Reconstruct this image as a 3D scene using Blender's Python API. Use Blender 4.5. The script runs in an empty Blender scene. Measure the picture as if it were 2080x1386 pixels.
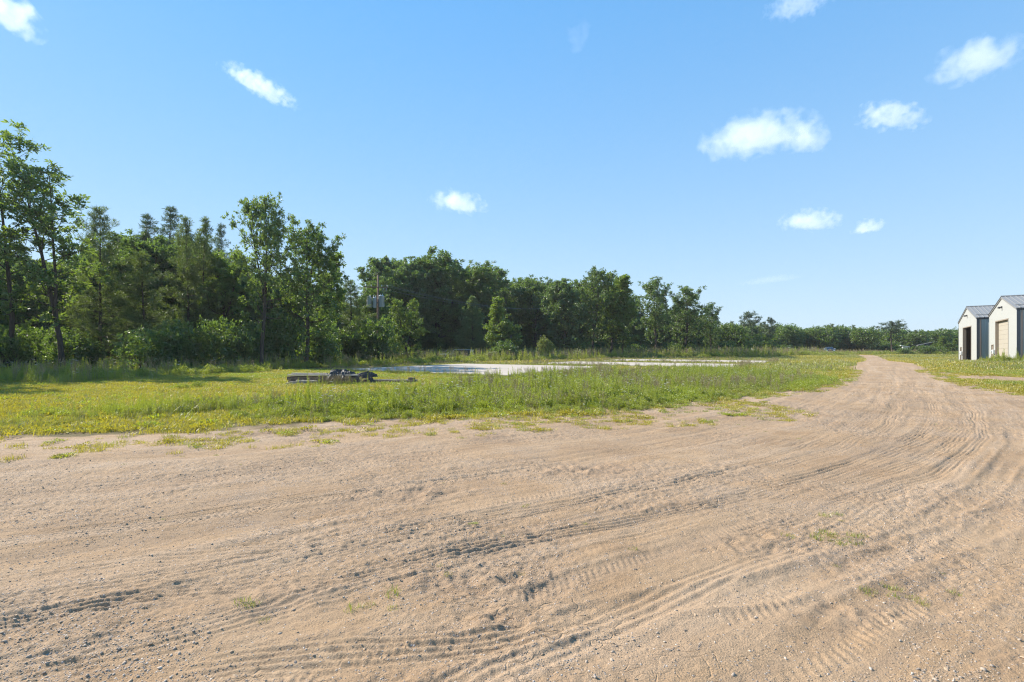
import bpy, math, random
import numpy as np
from mathutils import Vector, Matrix

sc = bpy.context.scene
COL = sc.collection
R = math.radians
PI = math.pi
HAZE = .00019
FOC, CX, HORIZ, EYE = 1040.0, 1040.0, 725.0, 1.6      # plan measures of the survey view

# ------------------------------------------------------------------ basic helpers
def tag(o, label=None, cat=None, group=None, kind=None):
    if label: o['label'] = label
    if cat: o['category'] = cat
    if group: o['group'] = group
    if kind: o['kind'] = kind
    return o

def empty(name, loc=(0, 0, 0), rz=0.0):
    o = bpy.data.objects.new(name, None)
    COL.objects.link(o)
    o.empty_display_size = 0.2
    o.location = loc
    o.rotation_euler = (0, 0, rz)
    return o

def mesh(name, V, F, mats=None, smooth=False, midx=None):
    """V (n,3); F: array (m,4)/(m,3) or list of such arrays."""
    me = bpy.data.meshes.new(name)
    V = np.asarray(V, dtype=np.float32).reshape(-1, 3)
    Fs = F if isinstance(F, list) else [F]
    Fs = [np.asarray(f, dtype=np.int32) for f in Fs if len(f)]
    me.vertices.add(len(V))
    me.vertices.foreach_set('co', V.ravel())
    loops = np.concatenate([f.ravel() for f in Fs])
    tot = np.concatenate([np.full(len(f), f.shape[1], np.int32) for f in Fs])
    start = np.concatenate([[0], np.cumsum(tot)[:-1]]).astype(np.int32)
    me.loops.add(len(loops))
    me.loops.foreach_set('vertex_index', loops)
    me.polygons.add(len(tot))
    me.polygons.foreach_set('loop_start', start)
    if midx is not None:
        me.polygons.foreach_set('material_index', np.asarray(midx, np.int32))
    me.polygons.foreach_set('use_smooth', np.full(len(tot), bool(smooth)))
    me.update(calc_edges=True)
    for m in (mats if isinstance(mats, (list, tuple)) else [mats]):
        if m is not None: me.materials.append(m)
    return me

def obj(name, me, parent=None, link=True):
    o = bpy.data.objects.new(name, me)
    if link: COL.objects.link(o)
    if parent is not None: o.parent = parent
    return o

class Geo:
    """collects quads (and tris as degenerate-free lists) of one mesh"""
    def __init__(s): s.v = []; s.q = []; s.t = []; s.n = 0; s.qm = []; s.tm = []
    def add(s, V, Q=None, T=None, m=0):
        V = np.asarray(V, float).reshape(-1, 3)
        if Q is not None and len(Q):
            Q = np.asarray(Q, int).reshape(-1, 4); s.q.append(Q + s.n); s.qm.append(np.full(len(Q), m))
        if T is not None and len(T):
            T = np.asarray(T, int).reshape(-1, 3); s.t.append(T + s.n); s.tm.append(np.full(len(T), m))
        s.v.append(V); s.n += len(V)
    def box(s, x0, x1, y0, y1, z0, z1, m=0, M=None):
        V = np.array([(x, y, z) for z in (z0, z1) for y in (y0, y1) for x in (x0, x1)], float)
        if M is not None: V = V @ np.array(M.to_3x3()).T + np.array(M.translation)
        s.add(V, [(0, 2, 3, 1), (4, 5, 7, 6), (0, 1, 5, 4), (2, 6, 7, 3), (0, 4, 6, 2), (1, 3, 7, 5)], m=m)
    def bbox(s, x0, x1, y0, y1, z0, z1, b=0.02, m=0):
        """box with chamfered edges"""
        V = []; 
        P = [(x0, x1), (y0, y1), (z0, z1)]
        idx = {}
        for ax in range(3):
            for sx in (0, 1):
                for sy in (0, 1):
                    for sz in (0, 1):
                        sg = (sx, sy, sz); p = []
                        for k in range(3):
                            c = P[k][sg[k]]
                            p.append(c if k == ax else c + (b if sg[k] == 0 else -b))
                        idx[(ax, sx, sy, sz)] = len(V); V.append(p)
        Q = []; T = []
        for ax in range(3):
            for sd in (0, 1):
                o = [k for k in range(3) if k != ax]
                f = []
                for (a, c) in ((0, 0), (1, 0), (1, 1), (0, 1)):
                    sg = [0, 0, 0]; sg[ax] = sd; sg[o[0]] = a; sg[o[1]] = c
                    f.append(idx[(ax, *sg)])
                Q.append(f)
        for ax in range(3):                       # edges along axis ax
            o = [k for k in range(3) if k != ax]
            for a in (0, 1):
                for c in (0, 1):
                    f = []
                    for (end, fc) in ((0, o[0]), (1, o[0]), (1, o[1]), (0, o[1])):
                        sg = [0, 0, 0]; sg[ax] = end; sg[o[0]] = a; sg[o[1]] = c
                        f.append(idx[(fc, *sg)])
                    Q.append(f)
        for sx in (0, 1):
            for sy in (0, 1):
                for sz in (0, 1): T.append([idx[(k, sx, sy, sz)] for k in range(3)])
        s.add(V, Q, T, m=m)
    def tube(s, P, r, n=6, m=0, cap=False):
        P = np.asarray(P, float); k = len(P)
        r = np.broadcast_to(np.asarray(r, float), (k,))
        d = np.gradient(P, axis=0); d /= np.linalg.norm(d, axis=1)[:, None] + 1e-9
        ref = np.array([0, 0, 1.0]) if abs(d[0][2]) < .9 else np.array([1.0, 0, 0])
        a = np.cross(d, ref); a /= np.linalg.norm(a, axis=1)[:, None] + 1e-9
        b = np.cross(d, a)
        th = np.arange(n) * 2 * PI / n
        V = P[:, None, :] + r[:, None, None] * (np.cos(th)[None, :, None] * a[:, None, :] + np.sin(th)[None, :, None] * b[:, None, :])
        i = np.arange(k - 1)[:, None] * n; j = np.arange(n)[None, :]; j2 = (j + 1) % n
        Q = np.stack([i + j, i + j2, i + n + j2, i + n + j], -1).reshape(-1, 4)
        V = V.reshape(-1, 3); T = []
        if cap:
            V = np.vstack([V, P[0], P[-1]]); c0 = k * n
            T = [(c0, (q + 1) % n, q) for q in range(n)] + [(c0 + 1, (k - 1) * n + q, (k - 1) * n + (q + 1) % n) for q in range(n)]
        s.add(V, Q, T, m=m)
    def build(s, name, mats, smooth=False):
        V = np.vstack(s.v)
        F = []; mi = []
        if s.q: F.append(np.vstack(s.q)); mi.append(np.concatenate(s.qm))
        if s.t: F.append(np.vstack(s.t)); mi.append(np.concatenate(s.tm))
        return mesh(name, V, F, mats, smooth, np.concatenate(mi))

# ------------------------------------------------------------------ noise
def hsh(ix, iy, seed):
    h = (ix.astype(np.int64) * 374761393 + iy.astype(np.int64) * 668265263 + seed * 974634777) & 0xffffffff
    h = ((h ^ (h >> 13)) * 1274126177) & 0xffffffff
    h = ((h ^ (h >> 16)) * 2246822519) & 0xffffffff
    return ((h ^ (h >> 15)) & 0xffffff) / float(0xffffff)
def vnoise(x, y, seed=0):
    x = np.asarray(x, float); y = np.asarray(y, float)
    ix = np.floor(x); iy = np.floor(y); fx = x - ix; fy = y - iy
    ux = fx * fx * fx * (fx * (fx * 6 - 15) + 10); uy = fy * fy * fy * (fy * (fy * 6 - 15) + 10)
    a = hsh(ix, iy, seed); b = hsh(ix + 1, iy, seed); c = hsh(ix, iy + 1, seed); d = hsh(ix + 1, iy + 1, seed)
    return a + (b - a) * ux + (c - a) * uy + (a - b - c + d) * ux * uy
def fbm(x, y, octv=4, seed=0, gain=.5):
    t = 0; a = 1; n = 0
    for i in range(octv):
        t = t + a * (vnoise(x, y, seed + i * 17) - .5) * 2; n += a; a *= gain
        x = x * 2.03 + 11.3; y = y * 2.03 - 7.7
    return t / n
def sstep(a, b, x):
    t = np.clip((x - a) / (b - a), 0, 1); return t * t * (3 - 2 * t)

# ------------------------------------------------------------------ terrain
def base_z(x, y):
    x = np.asarray(x, float); y = np.asarray(y, float)
    yy = np.minimum(y, 210.0)
    s = 3.0
    z = .018 * s * np.log1p(np.exp(np.clip((yy - 8) / s, -30, 60)))
    d = np.hypot(x - 66, (y - 64))
    w = 1 - sstep(17, 42, d)
    return z * (1 - w) + .94 * w
def gz(x, y): return float(base_z(x, y))
def at(px, py):
    """survey bearing/declination -> ground point (x, y)"""
    tx, tz = (px - CX) / FOC, (HORIZ - py) / FOC
    y = 1.0
    ys = np.arange(1.5, 400, .05)
    f = EYE + tz * ys - base_z(tx * ys, ys)
    k = np.argmax(f < 0)
    if f[k] >= 0: k = len(ys) - 1
    return (tx * ys[k], ys[k])
def atd(px, D): return ((px - CX) / FOC * D, D)
def ztop(py, D): return EYE + (HORIZ - py) * D / FOC

U = np.array([.536, .844]); Vv = np.array([.844, -.536])   # along the road / across it

# dirt outline (left edge near->far, far end, right edge back)
LE = [(-300, 918), (0, 903), (180, 893), (420, 884), (600, 872), (850, 857), (1050, 850), (1200, 842), (1330, 832), (1420, 822),
      (1500, 811), (1580, 800), (1650, 789), (1690, 781), (1712, 768), (1733, 754), (1750, 737), (1766, 729), (1728, 721)]
RE = [(1770, 721.8), (1789, 730), (1818, 735), (1852, 741), (1885, 754), (1925, 769), (1985, 784), (2080, 800), (2300, 832)]
DIRT = [at(*p) for p in LE] + [at(*p) for p in RE] + [(60, 9), (60, -25), (-60, -25), (-60, 8.5)]
def poly_sd(P, x, y):
    """signed distance, + inside"""
    P = np.asarray(P, float); x = np.asarray(x, float); y = np.asarray(y, float)
    best = np.full(x.shape, 1e18); ins = np.zeros(x.shape, bool)
    n = len(P)
    for i in range(n):
        ax, ay = P[i]; bx, by = P[(i + 1) % n]
        ex, ey = bx - ax, by - ay
        t = np.clip(((x - ax) * ex + (y - ay) * ey) / (ex * ex + ey * ey + 1e-12), 0, 1)
        dx = x - ax - t * ex; dy = y - ay - t * ey
        best = np.minimum(best, dx * dx + dy * dy)
        c = (ay > y) != (by > y)
        xi = ax + (y - ay) * ex / (ey if abs(ey) > 1e-9 else 1e-9)
        ins ^= c & (x < xi)
    return np.where(ins, 1, -1) * np.sqrt(best)
def dirt_sd(x, y):
    s = poly_sd(DIRT, x, y)
    k = np.where(np.asarray(x) > 9, .45, np.clip(np.asarray(y) / 14.0, .5, 1.6))
    s = s + .25 * sstep(25, 60, np.asarray(y)) * (np.asarray(x) > 9)
    return s + k * (.55 * fbm(x * .8, y * .8, 3, 5) + .22 * fbm(x * 3.1, y * 3.1, 2, 9))
SPUR = [at(1905, 757), at(1960, 762), at(2100, 768), at(2400, 775), at(2400, 783), at(2100, 775), at(1990, 773), at(1930, 770)]

# tyre tracks: control points on the ground, half width, depth, style
TR = [
    ([(-250, 1025), (0, 1008), (350, 980), (700, 940), (1100, 893), (1400, 852), (1600, 806), (1700, 768), (1738, 745)], .17, .022, 'rib'),
    ([(-250, 1125), (0, 1098), (350, 1055), (700, 1003), (1100, 945), (1450, 882), (1650, 826), (1750, 775), (1762, 745)], .17, .026, 'rib'),
    ([(-250, 960), (0, 950), (400, 925), (800, 900), (1150, 872)], .22, .02, 'rib'),
    ([(-200, 1330), (0, 1275), (330, 1205), (700, 1172), (1000, 1112), (1350, 1050), (1600, 985), (1800, 918), (1890, 862), (1890, 815), (1850, 780)], .15, .03, 'rib'),
    ([(-100, 1480), (0, 1386), (350, 1300), (700, 1200), (1000, 1130), (1300, 1090), (1600, 1010), (1850, 945), (1960, 880), (1970, 835)], .15, .02, 'rib'),
    ([(560, 1450), (760, 1386), (1100, 1285), (1400, 1222), (1620, 1186), (1850, 1092), (2000, 988), (2062, 920), (2060, 870)], .13, .045, 'rut'),
    ([(900, 1450), (1050, 1386), (1320, 1290), (1650, 1195), (1870, 1115), (2080, 1040), (2300, 960)], .15, .035, 'lug'),
    ([(1400, 1015), (1600, 985), (1780, 930), (1900, 885), (1965, 850), (1990, 825)], .2, .02, 'rib'),
    ([(1700, 1030), (1850, 985), (1960, 930), (2030, 880), (2060, 845)], .2, .02, 'lug'),
    ([(1375, 1165), (1410, 1135), (1440, 1105)], .12, .03, 'rib'),
    ([(1840, 1010), (1880, 975), (1905, 940)], .14, .02, 'lug'),
    ([(1500, 1075), (1560, 1095), (1610, 1120)], .06, .03, 'rut'),
    ([(900, 1200), (1000, 1160), (1060, 1140), (1110, 1180), (1085, 1240)], .1, .03, 'rut'),
    ([(960, 1290), (1010, 1255), (1090, 1230)], .16, .03, 'lug'),
    ([(1500, 1400), (1650, 1330), (1760, 1260), (1850, 1230), (2000, 1180)], .17, .04, 'lug'),
    ([(1780, 1386), (1950, 1310), (2120, 1260), (2300, 1210)], .16, .03, 'lug'),
    ([(250, 1386), (600, 1345), (900, 1322), (1200, 1255)], .15, .025, 'rib'),
    ([(-200, 1205), (0, 1180), (300, 1140), (650, 1100), (1000, 1050), (1300, 995), (1550, 930), (1750, 850), (1800, 790)], .16, .02, 'rib'),
    ([(1720, 880), (1780, 850), (1830, 810), (1840, 775), (1815, 750)], .17, .02, 'rib'),
    ([(850, 990), (1050, 965), (1300, 925), (1480, 880)], .15, .015, 'lug'),
    ([(1960, 1386), (2010, 1330), (2090, 1290)], .15, .02, 'rib'),
]
def catmull(P, step=.12):
    P = np.asarray(P, float); P = np.vstack([2 * P[0] - P[1], P, 2 * P[-1] - P[-2]]); out = []
    for i in range(1, len(P) - 2):
        p0, p1, p2, p3 = P[i - 1], P[i], P[i + 1], P[i + 2]
        n = max(3, int(min(np.linalg.norm(p2 - p1) / step, 60)))
        t = np.linspace(0, 1, n, endpoint=False)[:, None]
        out.append(.5 * ((2 * p1) + (-p0 + p2) * t + (2 * p0 - 5 * p1 + 4 * p2 - p3) * t * t + (-p0 + 3 * p1 - 3 * p2 + p3) * t ** 3))
    out.append(P[-2][None, :]); return np.vstack(out)

def ground_detail(x, y):
    """height and loosened-soil amount of the dirt at each vertex (x, y arrays)"""
    h = np.zeros(x.shape); loose = np.zeros(x.shape); packed = np.zeros(x.shape)
    near = sstep(45, 22, y)
    wob = .05 * fbm(x * 1.3, y * 1.3, 2, 77)
    for ti, (cp, hw, dep, style) in enumerate(TR):
        P = catmull([at(*p) for p in cp]); reach = hw * 2.6
        bd = np.full(x.shape, 9.0); bs = np.zeros(x.shape)
        s0 = 0.0
        # chunk the polyline
        for c in range(0, len(P) - 1, 8):
            Q = P[c:c + 9]
            m = (x > Q[:, 0].min() - reach) & (x < Q[:, 0].max() + reach) & (y > Q[:, 1].min() - reach) & (y < Q[:, 1].max() + reach)
            idx = np.nonzero(m)[0]
            xs = x[idx]; ys = y[idx]
            for i in range(len(Q) - 1):
                a = Q[i]; e = Q[i + 1] - a; L = math.hypot(*e)
                if L < 1e-6: continue
                if len(idx):
                    t = np.clip(((xs - a[0]) * e[0] + (ys - a[1]) * e[1]) / (L * L), 0, 1)
                    dx = xs - a[0] - t * e[0]; dy = ys - a[1] - t * e[1]
                    d = np.hypot(dx, dy); sg = np.sign(e[0] * dy - e[1] * dx)
                    better = d < np.abs(bd[idx])
                    k = idx[better]
                    bd[k] = (d * sg)[better]; bs[k] = s0 + t[better] * L
                s0 += L
        m = np.abs(bd) < reach
        d = bd[m] + wob[m]; s = bs[m]; xx = x[m]; yy = y[m]
        fade = .52 * sstep(0, .8, s) * sstep(0, .8, s0 - s) * np.clip(.05 + 1.2 * vnoise(xx * .6 + ti * 5, yy * .6, 31 + ti) + .35 * fbm(xx * 3, yy * 3, 2, 131 + ti), 0, 1)
        inside = np.exp(-(d / hw) ** 6)
        berm = np.exp(-((np.abs(d) - hw * 1.35) / (hw * .3)) ** 2)
        g = -dep * .55 * inside + dep * .45 * berm * (.5 + vnoise(xx * 6, yy * 6, 3 + ti))
        if style == 'rib':
            g += inside * dep * .7 * np.cos(d * 2 * PI / (hw * .42))
        elif style == 'lug':
            ch = s + np.abs(d) * .55
            g += inside * dep * .32 * np.clip(np.cos(ch * 2 * PI / .07 + vnoise(xx * 5, yy * 5, 8) * 2) * 1.6, -1, 1) * (np.abs(d) > hw * .12) * sstep(.35, .6, vnoise(xx * 1.3, yy * 1.3, 66 + ti))
        else:
            g += inside * dep * .3 * fbm(xx * 9, yy * 9, 2, 4)
        h[m] += g * fade
        loose[m] += berm * fade * .8; packed[m] += inside * fade
    Pc = catmull([at(*p) for p in [(-900, 1075), (-250, 1062), (0, 1048), (350, 1012), (700, 965), (1100, 915), (1450, 862), (1620, 815), (1720, 770), (1750, 745), (1752, 726)]], 1.0)
    bd = np.full(x.shape, 1e9); bs = np.zeros(x.shape); sg_ = np.ones(x.shape); s0 = 0.0
    for i in range(len(Pc) - 1):
        a = Pc[i]; e = Pc[i + 1] - a; L = math.hypot(*e) + 1e-9
        t = np.clip(((x - a[0]) * e[0] + (y - a[1]) * e[1]) / (L * L), 0, 1)
        dx = x - a[0] - t * e[0]; dy = y - a[1] - t * e[1]; d = dx * dx + dy * dy
        k_ = d < bd; bd[k_] = d[k_]; bs[k_] = s0 + t[k_] * L; sg_[k_] = np.sign(e[0] * dy - e[1] * dx)[k_]; s0 += L
    dl = np.sqrt(bd) * sg_ + .12 * fbm(x * .5, y * .5, 2, 140)
    st1 = fbm(dl * 2.2, bs * .16, 4, 141, .6); st2 = fbm(dl * 9, bs * .5, 3, 142, .6)
    sm = sstep(.25, .6, vnoise(x * .35, y * .35, 143))
    h += .016 * st1 * np.clip(near + .2, 0, 1) + .008 * st2 * sm * np.clip(near + .1, 0, 1)
    rr = np.random.default_rng(150); wl = np.zeros(x.shape)
    for q in range(13):
        o_ = rr.uniform(-5.5, 4.5); hw = rr.uniform(.1, .15); ph = rr.uniform(0, 6); dp = rr.uniform(.006, .011)
        for pr_ in (0, 1.55):
            d = dl - o_ - pr_ - .35 * np.sin(bs * .11 + ph) - .12 * fbm(dl * 0 + q, bs * .12, 2, 151 + q)
            m = (np.abs(d) < hw * 2) & (y < 45) & (y > 1.2)
            if not m.any(): continue
            dd = d[m]; ins = np.exp(-(dd / hw) ** 8); brm = np.exp(-((np.abs(dd) - hw * 1.3) / (hw * .25)) ** 2)
            fd = np.clip(-.25 + 1.7 * vnoise(bs[m] * .28 + q * 9, dl[m] * 0 + pr_, 160 + q) + .5 * fbm(x[m] * 2.5, y[m] * 2.5, 2, 161), 0, 1)
            pat = np.cos(dd * 2 * PI / (hw * .5)) if q % 3 else (.75 * np.cos((bs[m] + np.abs(dd) * .6) * 2 * PI / .06) * sstep(.4, .6, vnoise(bs[m] * .9, dl[m] * 3, 190 + q)))
            h[m] += fd * dp * (-.6 * ins + .55 * ins * pat + .5 * brm * vnoise(x[m] * 11, y[m] * 11, 170 + q))
            wl[m] = np.maximum(wl[m], ins * fd)
    packed = np.maximum(packed, .7 * wl)
    streak = np.clip(.5 + .75 * st1 + .35 * st2, 0, 1)
    und = .035 * fbm(x * .32, y * .32, 3, 21) + .012 * fbm(x * 1.6, y * 1.6, 2, 22)
    clod = vnoise(x * .7, y * .7, 40); clod = sstep(.5, .8, clod + .25 * loose)
    k = np.clip(near + .1, 0, 1)
    h += und * np.clip(near + .3, 0, 1)
    n1 = fbm(x * 7, y * 7, 3, 50); n2 = fbm(x * 26, y * 26, 2, 51)
    h += k * (.003 + .010 * clod) * n1 + k * (.003 + .007 * clod) * n2
    # broken clods / digs
    for (px, py, rr, dd) in ((865, 1008, .55, .05), (1170, 960, .6, .05), (1000, 1262, .22, .07), (1530, 1110, .45, .05), (1730, 1255, .3, .06), (1060, 1195, .35, .04), (1230, 960, .5, .04), (560, 1215, .5, .035), (930, 1190, .4, .04)):
        cx, cy = at(px, py); q = np.exp(-(((x - cx) / rr) ** 2 + ((y - cy) / (rr * .6)) ** 2))
        h += dd * q * fbm(x * 5.5, y * 5.5, 3, int(px)); loose += q
    return h, np.clip(loose, 0, 1), np.clip(packed, 0, 1), clod, streak

# ------------------------------------------------------------------ node helper
class NT:
    def __init__(s, tree): s.t = tree
    def n(s, typ, **kw):
        nd = s.t.nodes.new(typ)
        for k, v in kw.items():
            if k == 'i':
                for a, b in v.items():
                    if hasattr(b, 'links') or isinstance(b, bpy.types.NodeSocket): s.t.links.new(b, nd.inputs[a])
                    else: nd.inputs[a].default_value = b
            else: setattr(nd, k, v)
        return nd
    def math(s, op, a, b=0.0, c=None, clamp=False):
        nd = s.t.nodes.new('ShaderNodeMath'); nd.operation = op; nd.use_clamp = clamp
        for i, q in enumerate((a, b, c)):
            if q is None: continue
            if isinstance(q, bpy.types.NodeSocket): s.t.links.new(q, nd.inputs[i])
            else: nd.inputs[i].default_value = q
        return nd.outputs[0]
    def mix(s, f, a, b, blend='MIX'):
        nd = s.t.nodes.new('ShaderNodeMix'); nd.data_type = 'RGBA'; nd.blend_type = blend
        for k, q in ((0, f), (6, a), (7, b)):
            if isinstance(q, bpy.types.NodeSocket): s.t.links.new(q, nd.inputs[k])
            elif k == 0: nd.inputs[0].default_value = q
            else: nd.inputs[k].default_value = (*q, 1) if len(q) == 3 else q
        return nd.outputs[2]
    def ramp(s, f, stops):
        nd = s.t.nodes.new('ShaderNodeValToRGB'); e = nd.color_ramp.elements
        while len(e) < len(stops): e.new(.5)
        for q, (p, c) in zip(e, stops):
            q.position = p; q.color = (c, c, c, 1) if isinstance(c, (int, float)) else (*c, 1)
        s.t.links.new(f, nd.inputs[0]); return nd.outputs[0]
    def noise(s, vec, scale, detail=3, rough=.55, dist=0.0):
        nd = s.n('ShaderNodeTexNoise', i={'Scale': scale, 'Detail': detail, 'Roughness': rough, 'Distortion': dist})
        if vec is not None: s.t.links.new(vec, nd.inputs['Vector'])
        return nd.outputs['Fac']
    def link(s, a, b): s.t.links.new(a, b)

def newmat(name):
    m = bpy.data.materials.new(name); m.use_nodes = True
    nt = m.node_tree; nt.nodes.clear()
    h = NT(nt); out = h.n('ShaderNodeOutputMaterial')
    return m, h, out

def simple(name, col, rough=.6, metal=0.0, var=.12, scale=6.0, bump=0.0, bscale=40.0, spec=.4, dirt=None):
    m, h, out = newmat(name)
    tc = h.n('ShaderNodeTexCoord').outputs['Object']
    f = h.noise(tc, scale, 4)
    c = h.mix(f, tuple(max(0, q * (1 - var)) for q in col), tuple(min(1, q * (1 + var)) for q in col))
    if dirt:
        f2 = h.ramp(h.noise(tc, scale * .35, 5, .65), [(.48, 0), (.72, 1)])
        c = h.mix(h.math('MULTIPLY', f2, dirt[1]), c, dirt[0])
    b = h.n('ShaderNodeBsdfPrincipled', i={'Base Color': c, 'Roughness': rough, 'Metallic': metal, 'Specular IOR Level': spec})
    if bump:
        bp = h.n('ShaderNodeBump', i={'Strength': bump, 'Distance': .01, 'Height': h.noise(tc, bscale, 4)})
        h.link(bp.outputs[0], b.inputs['Normal'])
    h.link(b.outputs[0], out.inputs[0])
    return m

def leafmat(name, ca, cb, trans=.4, tcol=None, gloss=.06, hv=.25):
    """leaf: diffuse + translucent + a thin sheen; ca..cb natural colour range"""
    m, h, out = newmat(name)
    oi = h.n('ShaderNodeObjectInfo').outputs['Random']
    geo = h.n('ShaderNodeNewGeometry')
    ri = geo.outputs['Random Per Island']
    ps = h.noise(geo.outputs['Position'], .55, 3)
    f = h.math('ADD', h.math('MULTIPLY', ri, .55), h.math('MULTIPLY', ps, .6))
    f = h.math('ADD', f, h.math('MULTIPLY', h.math('SUBTRACT', oi, .5), hv), clamp=True)
    c = h.mix(f, ca, cb)
    tc = tcol or tuple(min(1, q * s) for q, s in zip(cb, (1.5, 1.6, .7)))
    ct = h.mix(f, tuple(q * .7 for q in tc), tc)
    d = h.n('ShaderNodeBsdfDiffuse', i={'Color': c})
    t = h.n('ShaderNodeBsdfTranslucent', i={'Color': ct})
    mx = h.n('ShaderNodeMixShader', i={0: trans, 1: d.outputs[0], 2: t.outputs[0]})
    g = h.n('ShaderNodeBsdfGlossy', i={'Color': (1, 1, 1, 1), 'Roughness': .45})
    mx2 = h.n('ShaderNodeMixShader', i={0: gloss, 1: mx.outputs[0], 2: g.outputs[0]})
    h.link(mx2.outputs[0], out.inputs[0])
    return m

# ------------------------------------------------------------------ materials
M = {}
M['oak'] = leafmat('oak leaf', (0.068, 0.116, 0.024), (0.164, 0.225, 0.047), 0.50)
M['oak2'] = leafmat('oak leaf dark', (0.055, 0.099, 0.024), (0.130, 0.192, 0.043), 0.47)
M['light'] = leafmat('light leaf', (0.071, 0.126, 0.023), (0.163, 0.222, 0.042), 0.51)
M['bush'] = leafmat('bush leaf', (0.05, 0.092, 0.02), (0.13, 0.19, 0.038), 0.51)
M['ybush'] = leafmat('yellow bush leaf', (0.098, 0.128, 0.024), (0.207, 0.232, 0.049), .4)
M['blue'] = leafmat('grey green leaf', (0.062, 0.106, 0.041), (0.137, 0.198, 0.074), 0.47)
M['pine'] = leafmat('pine needle', (0.062, 0.095, 0.026), (0.137, 0.178, 0.051), 0.35)
M['pine2'] = leafmat('spruce needle', (0.037, 0.067, 0.034), (0.079, 0.122, 0.055), 0.30)
M['cedar'] = leafmat('cedar spray', (0.087, 0.130, 0.048), (0.174, 0.229, 0.080), 0.35)
M['bark'] = simple('bark', (.075, .06, .05), .95, var=.35, scale=7, bump=.8, bscale=22, spec=.1)
M['bark2'] = simple('pale bark', (.16, .14, .125), .95, var=.3, scale=7, bump=.6, bscale=22, spec=.1)
M['g1'] = leafmat('grass blade', (0.132, 0.158, 0.018), (0.297, 0.294, 0.040), .35, hv=.5)
M['g2'] = leafmat('yellow grass blade', (.26, .215, .022), (.43, .36, .045), .35, hv=.5)
M['g3'] = leafmat('deep grass blade', (0.138, 0.174, 0.024), (0.300, 0.324, 0.050), .38, hv=.5)
M['w1'] = leafmat('weed leaf', (0.163, 0.204, 0.024), (0.362, 0.384, 0.050), .38, hv=.5)
M['w2'] = leafmat('bright weed leaf', (0.176, 0.231, 0.018), (0.352, 0.378, 0.040), .4, hv=.5)
M['straw'] = leafmat('dry straw', (.2, .15, .08), (.36, .29, .17), .2, hv=.4, tcol=(.4, .32, .2))
M['brown'] = leafmat('brown seed head', (.26, .20, .08), (.40, .33, .15), .15, hv=.4, tcol=(.3, .18, .1))
M['white'] = leafmat('white flower', (.6, .6, .55), (.8, .8, .76), .2, tcol=(.7, .7, .65))

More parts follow.
